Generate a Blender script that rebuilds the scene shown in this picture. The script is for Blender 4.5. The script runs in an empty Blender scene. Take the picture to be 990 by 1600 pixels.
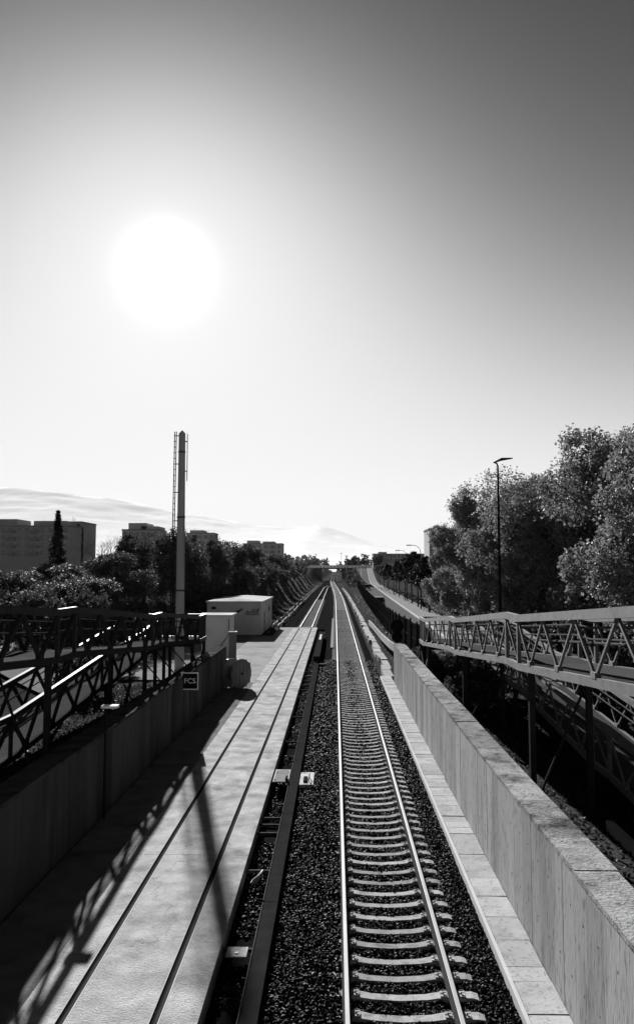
import bpy, math, random
import numpy as np
from mathutils import Vector, Matrix

R = math.radians
random.seed(7)
rng = np.random.default_rng(11)
scene = bpy.context.scene
col = scene.collection

# ------------------------------------------------------------------ camera
cam_data = bpy.data.cameras.new('camera')
cam_data.sensor_fit = 'VERTICAL'
cam_data.sensor_height = 36.0
cam_data.lens = 36.0 * 1235.0 / 1600.0
cam_data.clip_start = 0.05
cam_data.clip_end = 60000
cam = bpy.data.objects.new('camera', cam_data)
col.objects.link(cam)
cam.location = (0, 0, 7.0)
cam.rotation_euler = (R(90 + 4.17), 0, R(1.30))
scene.camera = cam

# ------------------------------------------------------------------ light and exposure
SUN_EL, SUN_AZ = 20.9, -12.35          # azimuth from +Y, negative = left of the track
sun_dir = Vector((math.sin(R(SUN_AZ)) * math.cos(R(SUN_EL)), math.cos(R(SUN_AZ)) * math.cos(R(SUN_EL)), math.sin(R(SUN_EL))))
world = bpy.data.worlds.new('World')
scene.world = world
world.use_nodes = True
wn, wl = world.node_tree.nodes, world.node_tree.links
wn.clear()
w_out = wn.new('ShaderNodeOutputWorld')
w_bg = wn.new('ShaderNodeBackground')
w_sky = wn.new('ShaderNodeTexSky')
w_sky.sky_type = 'NISHITA'
w_sky.sun_disc = False
w_sky.sun_elevation = R(SUN_EL)
w_sky.sun_rotation = R(SUN_AZ)
w_sky.altitude = 700
w_sky.air_density = 1.0
w_sky.dust_density = 0.5
w_sky.ozone_density = 1.0
SKY_GAIN = 5.2
w_bw = wn.new('ShaderNodeRGBToBW')      # the photograph is black and white
wl.new(w_sky.outputs[0], w_bw.inputs[0])


def wmath(op, a, b):
    n = wn.new('ShaderNodeMath')
    n.operation = op
    for i, v in enumerate((a, b)):
        if v is None:
            continue
        if isinstance(v, (int, float)):
            n.inputs[i].default_value = v
        else:
            wl.new(v, n.inputs[i])
    return n.outputs[0]


# contrast curve that darkens the sky and cuts fill, and the sun's bright aureole
w_p3 = wmath('POWER', w_bw.outputs[0], 4.0)
w_con = wmath('MULTIPLY', wmath('DIVIDE', w_p3, wmath('ADD', w_p3, 640.0)), SKY_GAIN)
w_tc = wn.new('ShaderNodeTexCoord')
w_dot = wn.new('ShaderNodeVectorMath')
w_dot.operation = 'DOT_PRODUCT'
w_nrm = wn.new('ShaderNodeVectorMath')
w_nrm.operation = 'NORMALIZE'
wl.new(w_tc.outputs['Generated'], w_nrm.inputs[0])
wl.new(w_nrm.outputs[0], w_dot.inputs[0])
w_dot.inputs[1].default_value = sun_dir
w_cos = wmath('MAXIMUM', w_dot.outputs['Value'], 0.0)
aure = wmath('ADD', wmath('MULTIPLY', wmath('POWER', w_cos, 1400.0), 6.5),
             wmath('MULTIPLY', wmath('POWER', w_cos, 130.0), 0.5))
aure = wmath('ADD', aure, wmath('MULTIPLY', wmath('POWER', w_cos, 12.0), 0.22))
w_sum = wmath('ADD', w_con, aure)
wl.new(w_sum, w_bg.inputs[0])
w_bg.inputs[1].default_value = 0.05
wl.new(w_bg.outputs[0], w_out.inputs[0])

sun_data = bpy.data.lights.new('sun', 'SUN')
sun_data.energy = 5.0
sun_data.angle = R(0.53)
sun_data.color = (1.0, 1.0, 1.0)
sun = bpy.data.objects.new('sun', sun_data)
col.objects.link(sun)
sun.rotation_euler = sun_dir.to_track_quat('Z', 'Y').to_euler()
sun.location = (0, 0, 60)

scene.view_settings.view_transform = 'Standard'
scene.view_settings.look = 'None'
scene.view_settings.exposure = 1.75
scene.view_settings.gamma = 1.0
scene.view_settings.use_curve_mapping = False
scene.cycles.max_bounces = 5
scene.cycles.diffuse_bounces = 3
scene.cycles.glossy_bounces = 2
scene.cycles.transmission_bounces = 2
scene.cycles.transparent_max_bounces = 6
scene.cycles.volume_bounces = 0
scene.cycles.use_denoising = True
scene.cycles.sample_clamp_indirect = 6.0


# ------------------------------------------------------------------ materials
def grey(v):
    return (v, v, v, 1.0)


def mat(name, base, rough=0.85, var=0.25, scale=1.0, bump=0.0, bscale=20.0, metal=0.0, rnd=0.0, stain=0.0,
        stain_scale=0.5, stretch=(1, 1, 1), spec=0.0, speck=0.0, speck_scale=90.0, crack=0.0, crack_scale=0.4):
    m = bpy.data.materials.new(name)
    m.use_nodes = True
    n, l = m.node_tree.nodes, m.node_tree.links
    p = n['Principled BSDF']
    p.inputs['Roughness'].default_value = rough
    p.inputs['Metallic'].default_value = metal
    p.inputs['Specular IOR Level'].default_value = spec
    geo = n.new('ShaderNodeNewGeometry')
    mp = n.new('ShaderNodeMapping')
    mp.inputs['Scale'].default_value = stretch
    l.new(geo.outputs['Position'], mp.inputs[0])

    def mth(op, a, b):
        q = n.new('ShaderNodeMath')
        q.operation = op
        for i, v in enumerate((a, b)):
            if isinstance(v, (int, float)):
                q.inputs[i].default_value = v
            else:
                l.new(v, q.inputs[i])
        return q.outputs[0]

    def noise(sc, det=6.0, ro=0.6):
        q = n.new('ShaderNodeTexNoise')
        q.inputs['Scale'].default_value = sc
        q.inputs['Detail'].default_value = det
        q.inputs['Roughness'].default_value = ro
        l.new(mp.outputs[0], q.inputs['Vector'])
        return q.outputs['Fac']

    f = mth('ADD', mth('MULTIPLY', mth('SUBTRACT', noise(scale), 0.5), 2 * var), 1.0)
    if rnd:
        oi = n.new('ShaderNodeObjectInfo')
        f = mth('MULTIPLY', f, mth('ADD', mth('MULTIPLY', mth('SUBTRACT', oi.outputs['Random'], 0.5), 2 * rnd), 1.0))
    if stain:
        r = n.new('ShaderNodeMapRange')
        l.new(noise(stain_scale, 8.0, 0.65), r.inputs[0])
        r.inputs[1].default_value, r.inputs[2].default_value = 0.50, 0.68
        r.inputs[3].default_value, r.inputs[4].default_value = 1.0, 1.0 - stain
        f = mth('MULTIPLY', f, r.outputs[0])
    if speck:
        r = n.new('ShaderNodeMapRange')
        l.new(noise(speck_scale, 2.0, 0.5), r.inputs[0])
        r.inputs[1].default_value, r.inputs[2].default_value = 0.58, 0.66
        r.inputs[3].default_value, r.inputs[4].default_value = 1.0, 1.0 - speck
        f = mth('MULTIPLY', f, r.outputs[0])
    if crack:
        wn_ = n.new('ShaderNodeTexNoise')
        wn_.inputs['Scale'].default_value = 1.7
        wn_.inputs['Detail'].default_value = 5.0
        l.new(mp.outputs[0], wn_.inputs['Vector'])
        va = n.new('ShaderNodeVectorMath')
        va.operation = 'MULTIPLY_ADD'
        l.new(wn_.outputs['Color'], va.inputs[0])
        va.inputs[1].default_value = (1.3, 1.3, 1.3)
        l.new(mp.outputs[0], va.inputs[2])
        vo = n.new('ShaderNodeTexVoronoi')
        vo.feature = 'DISTANCE_TO_EDGE'
        vo.inputs['Scale'].default_value = crack_scale
        l.new(va.outputs[0], vo.inputs['Vector'])
        r = n.new('ShaderNodeMapRange')
        l.new(vo.outputs['Distance'], r.inputs[0])
        r.inputs[1].default_value, r.inputs[2].default_value = 0.0, 0.012
        r.inputs[3].default_value, r.inputs[4].default_value = 1.0 - crack, 1.0
        f = mth('MULTIPLY', f, r.outputs[0])
    f = mth('MULTIPLY', f, base)
    cb = n.new('ShaderNodeCombineColor')
    for i in range(3):
        l.new(f, cb.inputs[i])
    l.new(cb.outputs[0], p.inputs['Base Color'])
    if bump:
        b = n.new('ShaderNodeBump')
        b.inputs['Strength'].default_value = bump
        b.inputs['Distance'].default_value = 0.03
        l.new(noise(bscale, 4.0, 0.6), b.inputs['Height'])
        l.new(b.outputs[0], p.inputs['Normal'])
    return m


def leaf_mat(name, base, trans=0.35, rough=0.45):
    m = bpy.data.materials.new(name)
    m.use_nodes = True
    n, l = m.node_tree.nodes, m.node_tree.links
    p = n['Principled BSDF']
    out = n['Material Output']
    geo = n.new('ShaderNodeNewGeometry')
    mr = n.new('ShaderNodeMapRange')
    l.new(geo.outputs['Random Per Island'], mr.inputs[0])
    mr.inputs[3].default_value, mr.inputs[4].default_value = base * 0.6, base * 1.35
    cb = n.new('ShaderNodeCombineColor')
    for i in range(3):
        l.new(mr.outputs[0], cb.inputs[i])
    l.new(cb.outputs[0], p.inputs['Base Color'])
    p.inputs['Roughness'].default_value = rough
    p.inputs['Specular IOR Level'].default_value = 0.03
    t = n.new('ShaderNodeBsdfTranslucent')
    l.new(cb.outputs[0], t.inputs[0])
    mx = n.new('ShaderNodeMixShader')
    mx.inputs[0].default_value = trans
    l.new(p.outputs[0], mx.inputs[1])
    l.new(t.outputs[0], mx.inputs[2])
    l.new(mx.outputs[0], out.inputs[0])
    return m


def stone_mat():
    m = bpy.data.materials.new('stone')
    m.use_nodes = True
    n, l = m.node_tree.nodes, m.node_tree.links
    p = n['Principled BSDF']
    p.inputs['Roughness'].default_value = 0.65
    p.inputs['Specular IOR Level'].default_value = 0.03
    geo = n.new('ShaderNodeNewGeometry')
    pw = n.new('ShaderNodeMath')
    pw.operation = 'POWER'
    l.new(geo.outputs['Random Per Island'], pw.inputs[0])
    pw.inputs[1].default_value = 9.0
    mr = n.new('ShaderNodeMapRange')
    l.new(pw.outputs[0], mr.inputs[0])
    mr.inputs[3].default_value, mr.inputs[4].default_value = 0.010, 0.10
    cb = n.new('ShaderNodeCombineColor')
    for i in range(3):
        l.new(mr.outputs[0], cb.inputs[i])
    l.new(cb.outputs[0], p.inputs['Base Color'])
    return m


M = {
    'soil': mat('soil', 0.035, 0.95, 0.5, 0.6, 0.8, 6.0, stain=0.4, stain_scale=0.3),
    'ballast_base': mat('ballast_base', 0.009, 0.9, 0.6, 14.0, 1.0, 18.0),
    'stone': stone_mat(),
    'slab': mat('slab', 0.30, 0.9, 0.75, 1.7, 0.6, 24.0, stain=0.40, stain_scale=0.7, spec=0.0, speck=0.25, speck_scale=30.0, crack=0.22, crack_scale=0.3),
    'yard': mat('yard', 0.22, 0.8, 0.25, 0.8, 0.3, 20.0, stain=0.3, stain_scale=0.3),
    'verge': mat('verge', 0.12, 0.95, 0.5, 2.0, 0.6, 20.0, stain=0.4, stain_scale=0.8),
    'slab_dark': mat('slab_dark', 0.16, 0.85, 0.3, 1.0, 0.3, 20.0, stain=0.4),
    'wall_panel': mat('wall_panel', 0.235, 0.85, 0.22, 1.6, 0.22, 22.0, rnd=0.16, stain=0.35, stain_scale=0.9,
                      stretch=(1, 1, 0.22), speck=0.35, speck_scale=16.0),
    'wall_joint': mat('wall_joint', 0.10, 0.9, 0.3, 2.0),
    'coping': mat('coping', 0.20, 0.9, 0.6, 3.0, 0.8, 18.0, rnd=0.2, stain=0.8, stain_scale=1.1, speck=0.45, speck_scale=14.0, crack=0.7, crack_scale=0.9),
    'coping_shade': mat('coping_shade', 0.05, 0.9, 0.5, 3.0, 0.7, 18.0, rnd=0.2, stain=0.7, stain_scale=1.2),  # left wall's coping, its colour darkened for the shade there
    'lid': mat('lid', 0.29, 0.85, 0.22, 2.5, 0.25, 25.0, rnd=0.13, stain=0.25, stain_scale=1.5, speck=0.3, speck_scale=14.0),
    'sleeper': mat('sleeper', 0.245, 0.85, 0.4, 6.0, 0.3, 30.0, rnd=0.2, stain=0.5, stain_scale=4.0),
    'clip': mat('clip', 0.27, 0.8, 0.4, 20.0, rnd=0.2),
    'rail_top': mat('rail_top', 0.24, 0.5, 0.4, 8.0, spec=0.05, stretch=(4, 0.3, 1)),
    'rail_side': mat('rail_side', 0.035, 0.8, 0.4, 5.0),
    'groove': mat('groove', 0.014, 0.8, 0.4, 5.0),
    'dark_steel': mat('dark_steel', 0.018, 0.75, 0.5, 3.0, 0.2, 30.0),
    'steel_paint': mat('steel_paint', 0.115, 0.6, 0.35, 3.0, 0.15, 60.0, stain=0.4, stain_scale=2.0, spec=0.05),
    'steel_shade': mat('steel_shade', 0.03, 0.5, 0.25, 3.0, stain=0.25, stain_scale=2.0, spec=0.022),  # left ramp's paint, darkened in colour because that side is in shade
    'steel_flat': mat('steel_flat', 0.03, 0.7, 0.3, 3.0, stain=0.3, stain_scale=2.0),  # same shade-darkened tone without gloss, also on the ramp posts
    'shade_panel': mat('shade_panel', 0.07, 0.9, 0.3, 1.6, 0.22, 22.0, rnd=0.25, stain=0.55, stain_scale=0.6, stretch=(1, 1, 0.22)),  # left wall: shade put into a darker, stained concrete tone
    'steel_dull': mat('steel_dull', 0.07, 0.6, 0.35, 3.0, stain=0.3, stain_scale=2.0),
    'galv': mat('galv', 0.22, 0.5, 0.25, 5.0, spec=0.1),
    'plate': mat('plate', 0.42, 0.6, 0.2, 6.0, 0.5, 60.0, stain=0.5, stain_scale=3.0),
    'deck': mat('deck', 0.045, 0.8, 0.3, 4.0, 0.4, 50.0),
    'white_panel': mat('white_panel', 0.50, 0.6, 0.12, 1.5, stain=0.18, stain_scale=0.7, stretch=(1, 1, 0.4)),
    'roof_sheet': mat('roof_sheet', 0.42, 0.6, 0.2, 1.0, stain=0.3),
    'print_dark': mat('print_dark', 0.05, 0.6, 0.1, 1.0),
    'sign_black': mat('sign_black', 0.012, 0.6, 0.1, 1.0),
    'sign_white': mat('sign_white', 0.85, 0.5, 0.05, 1.0),
    'mast': mat('mast', 0.36, 0.55, 0.2, 2.0, stain=0.3, stretch=(1, 1, 0.2)),
    'cabinet': mat('cabinet', 0.16, 0.6, 0.15, 2.0),
    'wood': mat('wood', 0.15, 0.85, 0.4, 3.0, 0.3, 30.0, stain=0.4),
    'asphalt': mat('asphalt', 0.085, 0.75, 0.2, 1.0, 0.3, 60.0, stain=0.25, stain_scale=0.2),
    'paint': mat('paint', 0.5, 0.7, 0.3, 3.0),
    'pave': mat('pave', 0.17, 0.85, 0.25, 1.2, 0.2, 20.0),
    'kerb': mat('kerb', 0.36, 0.85, 0.2, 1.2),
    'fence': mat('fence', 0.022, 0.7, 0.4, 2.0),
    'black': mat('black', 0.010, 0.6, 0.2, 2.0),
    'bark': mat('bark', 0.05, 0.9, 0.5, 6.0, 0.5, 20.0),
    'bark_pale': mat('bark_pale', 0.12, 0.9, 0.5, 4.0, 0.3, 12.0),
    'brick': mat('brick', 0.30, 0.9, 0.15, 0.3),
    'render': mat('render', 0.42, 0.9, 0.15, 0.3),
    'glass': mat('glass', 0.03, 0.15, 0.2, 1.0, spec=0.5),
    'car_dark': mat('car_dark', 0.03, 0.25, 0.1, 1.0, spec=0.6),
    'car_pale': mat('car_pale', 0.35, 0.3, 0.1, 1.0, spec=0.6),
    'rubber': mat('rubber', 0.02, 0.8, 0.2, 5.0),
    'lens': mat('lens', 0.4, 0.2, 0.1, 5.0, spec=0.6),
    'bridge': mat('bridge', 0.22, 0.9, 0.2, 0.3, stain=0.3, stain_scale=0.2),
    'bridge_dark': mat('bridge_dark', 0.08, 0.9, 0.2, 0.3),
    'leaf_plane': leaf_mat('leaf_plane', 0.17, 0.25, 0.55),
    'leaf_dark': leaf_mat('leaf_dark', 0.03, 0.2, 0.6),
    'leaf_shrub': leaf_mat('leaf_shrub', 0.07, 0.2, 0.6),
    'leaf_far': leaf_mat('leaf_far', 0.05, 0.2, 0.6),
    'grass': leaf_mat('grass', 0.065, 0.3, 0.6),
}


# ------------------------------------------------------------------ mesh helpers
class MB:
    def __init__(self):
        self.v, self.f = [], []

    def add(self, vs, fs):
        b = len(self.v)
        self.v += [tuple(p) for p in vs]
        self.f += [tuple(i + b for i in f) for f in fs]
        return self

    def box(self, x0, x1, y0, y1, z0, z1):
        return self.add([(x0, y0, z0), (x1, y0, z0), (x1, y1, z0), (x0, y1, z0), (x0, y0, z1), (x1, y0, z1), (x1, y1, z1), (x0, y1, z1)],
                        [(0, 3, 2, 1), (4, 5, 6, 7), (0, 1, 5, 4), (1, 2, 6, 5), (2, 3, 7, 6), (3, 0, 4, 7)])

    def bar(self, p, q, w, h, up=(0, 0, 1)):
        p, q = Vector(p), Vector(q)
        d = (q - p).normalized()
        u = Vector(up)
        if abs(d.dot(u)) > 0.98:
            u = Vector((0, 1, 0))
        s = d.cross(u).normalized()
        t = s.cross(d).normalized()
        vs = []
        for c in (p, q):
            for a, b in ((-1, -1), (1, -1), (1, 1), (-1, 1)):
                vs.append(c + s * (a * w / 2) + t * (b * h / 2))
        return self.add(vs, [(0, 1, 2, 3), (7, 6, 5, 4), (0, 4, 5, 1), (1, 5, 6, 2), (2, 6, 7, 3), (3, 7, 4, 0)])

    def tube(self, pts, rad, n=8, cap=True):
        pts = [Vector(p) for p in pts]
        if not isinstance(rad, (list, tuple)):
            rad = [rad] * len(pts)
        b = len(self.v)
        ref = None
        for i, p in enumerate(pts):
            d = (pts[min(i + 1, len(pts) - 1)] - pts[max(i - 1, 0)]).normalized()
            if ref is None or abs(d.dot(ref)) > 0.95:
                ref = Vector((1, 0, 0)) if abs(d.x) < 0.9 else Vector((0, 1, 0))
            s = d.cross(ref).normalized()
            t = d.cross(s).normalized()
            for k in range(n):
                a = 2 * math.pi * k / n
                self.v.append(tuple(p + (s * math.cos(a) + t * math.sin(a)) * rad[i]))
        for i in range(len(pts) - 1):
            for k in range(n):
                k2 = (k + 1) % n
                self.f.append((b + i * n + k, b + i * n + k2, b + (i + 1) * n + k2, b + (i + 1) * n + k))
        if cap:
            self.f.append(tuple(b + k for k in reversed(range(n))))
            e = b + (len(pts) - 1) * n
            self.f.append(tuple(e + k for k in range(n)))
        return self

    def disc(self, c, axis, r0, r1, n=24):
        """solid of revolution slice: cylinder from c along axis vector with radii r0, r1"""
        return self.tube([c, Vector(c) + Vector(axis)], [r0, r1], n)

    def sweep(self, prof, path):
        """prof: list of (x, z) ; path: list of (x, y, z) roughly along +Y"""
        b, n = len(self.v), len(prof)
        for (px, py, pz) in path:
            for (x, z) in prof:
                self.v.append((px + x, py, pz + z))
        for i in range(len(path) - 1):
            for k in range(n):
                k2 = (k + 1) % n
                self.f.append((b + i * n + k, b + i * n + k2, b + (i + 1) * n + k2, b + (i + 1) * n + k))
        self.f.append(tuple(b + k for k in range(n)))
        e = b + (len(path) - 1) * n
        self.f.append(tuple(e + k for k in reversed(range(n))))
        return self

    def mesh(self, name, m, off=(0, 0, 0), smooth=False):
        me = bpy.data.meshes.new(name)
        o = Vector(off)
        me.from_pydata([tuple(Vector(v) - o) for v in self.v], [], self.f)
        me.materials.append(M[m] if isinstance(m, str) else m)
        if smooth:
            me.shade_smooth()
        else:
            me.shade_flat()
        me.update()
        return me

    def build(self, name, m, parent=None, origin=None, smooth=False, label=None):
        """parent: object whose world origin the vertices are made relative to"""
        off = Vector((0, 0, 0))
        if parent is not None:
            off = world_loc(parent)
        own = Vector(origin) if origin is not None else (Vector((0, 0, 0)) if parent is None else off)
        me = self.mesh(name, m, own, smooth)
        ob = bpy.data.objects.new(name, me)
        col.objects.link(ob)
        ob.location = own - off if parent is not None else own
        ob.parent = parent
        if label:
            ob['label'] = label
        return ob


def world_loc(o):
    p = Vector((0, 0, 0))
    while o is not None:
        p += Vector(o.location)
        o = o.parent
    return p


def np_mesh(name, verts, quads, m, smooth=False):
    """verts (N,3) float, quads (F,k) int, k equal for all faces"""
    me = bpy.data.meshes.new(name)
    nv, (nf, k) = len(verts), quads.shape
    me.vertices.add(nv)
    me.vertices.foreach_set('co', np.asarray(verts, dtype=np.float32).ravel())
    me.loops.add(nf * k)
    me.loops.foreach_set('vertex_index', quads.astype(np.int32).ravel())
    me.polygons.add(nf)
    me.polygons.foreach_set('loop_start', np.arange(0, nf * k, k, dtype=np.int32))
    me.polygons.foreach_set('loop_total', np.full(nf, k, dtype=np.int32))
    me.materials.append(M[m] if isinstance(m, str) else m)
    me.update(calc_edges=True)
    me.validate()
    if smooth:
        me.shade_smooth()
    else:
        me.shade_flat()
    return me


def link(name, me, parent=None, loc=(0, 0, 0)):
    o = bpy.data.objects.new(name, me)
    col.objects.link(o)
    o.location = loc
    o.parent = parent
    return o


def tag(o, label=None, cat=None, group=None, kind=None):
    if label:
        o['label'] = label
    if cat:
        o['category'] = cat
    if group:
        o['group'] = group
    if kind:
        o['kind'] = kind
    return o


def thing(name, loc, label, cat, group=None):
    o = bpy.data.objects.new(name, None)
    col.objects.link(o)
    o.location = loc
    o.empty_display_size = 0.2
    return tag(o, label, cat, group)


def copy_tree(o, parent=None):
    c = o.copy()
    col.objects.link(c)
    c.parent = parent
    for ch in list(o.children):
        copy_tree(ch, c)
    return c


def structure(name, me, label=None):
    o = link(name, me)
    o['kind'] = 'structure'
    if label:
        o['label'] = label
    return o


def sstep(a, b, x):
    t = np.clip((np.asarray(x, dtype=float) - a) / (b - a), 0, 1)
    return t * t * (3 - 2 * t)


def lerp_tab(tab, y):
    return float(np.interp(y, [t[0] for t in tab], [t[1] for t in tab]))


# ------------------------------------------------------------------ shape of the ground
def H(X, Y):
    X, Y = np.asarray(X, dtype=float), np.asarray(Y, dtype=float)
    near_l = 0.3 + sstep(-13, -20, X) * 2.4 + sstep(-20, -60, X) * 1.6
    yard_l = -0.05 + sstep(-15.5, -19.5, X) * 3.5 + sstep(-20, -60, X) * 1.0
    far_l = -0.05 + sstep(-8, -14.0, X) * 4.8 + sstep(-14, -60, X) * 0.6
    a = sstep(46.5, 50, Y)
    b = sstep(103, 112, Y)
    left = near_l * (1 - a) + yard_l * a
    left = left * (1 - b) + far_l * b
    hump = sstep(380, 472, Y) * (1 - sstep(520, 660, Y))
    left = left + hump * sstep(-8, -15, X) * 3.0
    near_r = 0.15 + sstep(10.2, 12.6, X) * 1.6
    far_r = sstep(3.95, 4.4, X) * 1.7
    c = sstep(45.5, 49, Y)
    right = near_r * (1 - c) + far_r * c
    right = right + sstep(290, 475, Y) * (1 - sstep(540, 700, Y)) * sstep(5, 12, X) * 6.0
    mid = np.full_like(X, -0.35)
    cl = np.where(Y < 47.5, sstep(-6.65, -7.0, X), sstep(-6.6, -8.0, X))
    cr = sstep(3.75, 4.25, X)
    z = mid * (1 - cl) * (1 - cr) + left * cl + right * cr
    z = z + sstep(800, 1250, Y) * 6.0 * np.maximum(sstep(-10, -40, X), sstep(10, 40, X))
    return z


xs = np.unique(np.concatenate([np.array([-9000, -5000, -2500, -1200, -600, -300, -160, -110, -80]), np.arange(-64, -20, 2.0),
                               np.arange(-20, 20.01, 0.5), np.array([-7.0, -6.65, -6.8, 3.75, 3.95, 4.1, 4.25, 4.4]),
                               np.arange(20, 64, 2.0), np.array([80, 110, 160, 300, 600, 1200, 2500, 5000, 9000])]))
ys = np.unique(np.concatenate([np.arange(-30, 120, 1.0), np.arange(120, 700, 6.0), np.geomspace(700, 11000, 30)]))
GX, GY = np.meshgrid(xs, ys)
GZ = H(GX, GY)
nx, ny = len(xs), len(ys)
ii = np.arange(nx * ny).reshape(ny, nx)
gq = np.stack([ii[:-1, :-1], ii[:-1, 1:], ii[1:, 1:], ii[1:, :-1]], -1).reshape(-1, 4)
structure('ground', np_mesh('ground', np.stack([GX, GY, GZ], -1).reshape(-1, 3), gq, 'soil', True), 'dark rough earth beside and beyond the railway cutting')


def ribbon(name, rows, m, width_pts=5, lift=0.03, kind='structure', label=None, conform=True):
    """rows: list of (y, x_left, x_right); a sheet that follows the ground"""
    vs = []
    for (y, a, b) in rows:
        for k in range(width_pts):
            x = a + (b - a) * k / (width_pts - 1)
            vs.append((x, y, float(H(x, y)) + lift if conform else lift))
    n = len(rows)
    ids = np.arange(n * width_pts).reshape(n, width_pts)
    q = np.stack([ids[:-1, :-1], ids[:-1, 1:], ids[1:, 1:], ids[1:, :-1]], -1).reshape(-1, 4)
    o = link(name, np_mesh(name, np.array(vs), q, m))
    if kind:
        o['kind'] = kind
    if label:
        o['label'] = label
    return o


# ------------------------------------------------------------------ mountains
ridge = [(-9000, 1010), (-4600, 1020), (-3800, 1010), (-3200, 930), (-2600, 860), (-2000, 720), (-1500, 640), (-950, 545), (-600, 520), (-330, 525),
         (-170, 550), (150, 440), (450, 330), (800, 230), (1300, 170), (2500, 120), (9000, 60)]
mx = np.linspace(-9000, 7000, 260)
my = np.linspace(2600, 10600, 44)
MX, MY = np.meshgrid(mx, my)
prof = np.interp(MX, [r[0] for r in ridge], [r[1] for r in ridge])
across = np.clip((MY - 2600) / 7000, 0, 1) ** 1.15 * (1 - 0.5 * sstep(9600, 10600, MY))
nz = np.zeros_like(MX)
for k, (fa, fb, am) in enumerate([(0.004, 0.003, 0.05), (0.011, 0.006, 0.035), (0.027, 0.013, 0.022), (0.06, 0.02, 0.012)]):
    nz += am * np.sin(MX * fa + 2.1 * k + 1.3 * np.sin(MY * fb + k)) * np.cos(MY * fb * 1.7 + k * 0.7)
MZ = prof * across * (1 + nz * 0.3) + 3 - 9 * (MY < 2700)
ii = np.arange(MX.size).reshape(MX.shape)
mq = np.stack([ii[:-1, :-1], ii[:-1, 1:], ii[1:, 1:], ii[1:, :-1]], -1).reshape(-1, 4)
M['mountain'] = mat('mountain', 0.62, 0.95, 0.10, 0.002, stain=-0.16, stain_scale=0.0035, stretch=(1, 0.25, 1))  # pale albedo stands in for distance haze, snow included
structure('mountain_range', np_mesh('mountain_range', np.stack([MX, MY, MZ], -1).reshape(-1, 3), mq, 'mountain', True), 'mountain range on the horizon, coloured pale for snow and haze')


# ------------------------------------------------------------------ main track
def track_shift(y):
    return -2.9 * float(sstep(150, 520, y)) * 1.0


TC = 1.05                                # centre of the main track
RAIL_PROF = [(-0.075, 0.0), (0.075, 0.0), (0.075, 0.012), (0.012, 0.03), (0.010, 0.125), (0.036, 0.14), (0.036, 0.168), (0.030, 0.172),
             (-0.030, 0.172), (-0.036, 0.168), (-0.036, 0.14), (-0.010, 0.125), (-0.012, 0.03), (-0.075, 0.012)]
track = thing('railway_track', (0, 0, 0), 'ballasted railway track with concrete sleepers running straight to the far bridge', 'track')
ty = list(np.arange(4, 120, 6.0)) + list(np.arange(120, 620, 12.0)) + list(np.arange(620, 1300, 40.0))
for s in (-0.87, 0.87):
    path = [(TC + track_shift(y) + s, y, 0.0) for y in ty]
    mb = MB().sweep(RAIL_PROF, path)
    ob = mb.build('rail', 'rail_side', track)
    ob.data.materials.append(M['rail_top'])
    for p in ob.data.polygons:
        if abs(p.normal.z) > 0.5 and p.center.z > 0.15:
            p.material_index = 1


def sleeper_mesh():
    mb = MB()
    st = [(-1.3, -0.03), (-1.2, 0.0), (-0.72, 0.0), (-0.45, -0.045), (0.0, -0.068), (0.45, -0.045), (0.72, 0.0), (1.2, 0.0), (1.3, -0.03)]
    n = len(st)
    for (x, z) in st:
        w = 0.104 if abs(x) > 0.6 else 0.090
        mb.v += [(x, -0.15, -0.22), (x, -w, z), (x, w, z), (x, 0.15, -0.22)]
    for i in range(n - 1):
        for k in range(3):
            mb.f.append((i * 4 + k, (i + 1) * 4 + k, (i + 1) * 4 + k + 1, i * 4 + k + 1))
    mb.f.append((0, 1, 2, 3))
    mb.f.append(((n - 1) * 4 + 3, (n - 1) * 4 + 2, (n - 1) * 4 + 1, (n - 1) * 4))
    return mb.mesh('sleeper', 'sleeper')


sl_me = sleeper_mesh()
clip_mb = MB().box(-0.05, 0.06, -0.085, 0.085, 0.001, 0.014)
clip_mb.tube([(-0.05, -0.05, 0.03), (0.0, -0.06, 0.055), (0.045, -0.02, 0.05), (0.045, 0.02, 0.05), (0.0, 0.06, 0.055), (-0.05, 0.05, 0.03)], 0.008, 5)
clip_mb.tube([(0.0, 0, 0.02), (0.0, 0, 0.05)], 0.014, 6)
clip_me = clip_mb.mesh('rail_clip', 'clip')
y, i = 11.25, 0
far_sl = []
while y < 480:
    x = TC + track_shift(y)
    if i < 210:
        so = link('sleeper', sl_me, track, (x + random.uniform(-0.012, 0.012), y, random.uniform(-0.008, 0.004)))
        so.rotation_euler.z = random.uniform(-0.008, 0.008)
        if y < 34:
            for cx in (-0.87 + 0.15, 0.87 - 0.15, 0.87 + 0.15):
                co = link('rail_clip', clip_me, so, (cx, 0, 0))
    else:
        far_sl.append((x, y))
    y += 0.6
    i += 1
mb = MB()
for (x, y) in far_sl:
    mb.box(x - 1.3, x + 1.3, y - 0.12, y + 0.12, -0.1, -0.005)
tag(mb.build('distant_sleepers', 'sleeper', track), kind='stuff')


# ------------------------------------------------------------------ ballast
def ballast_z(x, y):
    """x relative to track centre"""
    z = -0.085 + 0.035 * float(sstep(1.0, 1.25, abs(x))) - 0.10 * float(sstep(1.5, 2.0, abs(x)))
    return z


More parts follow.
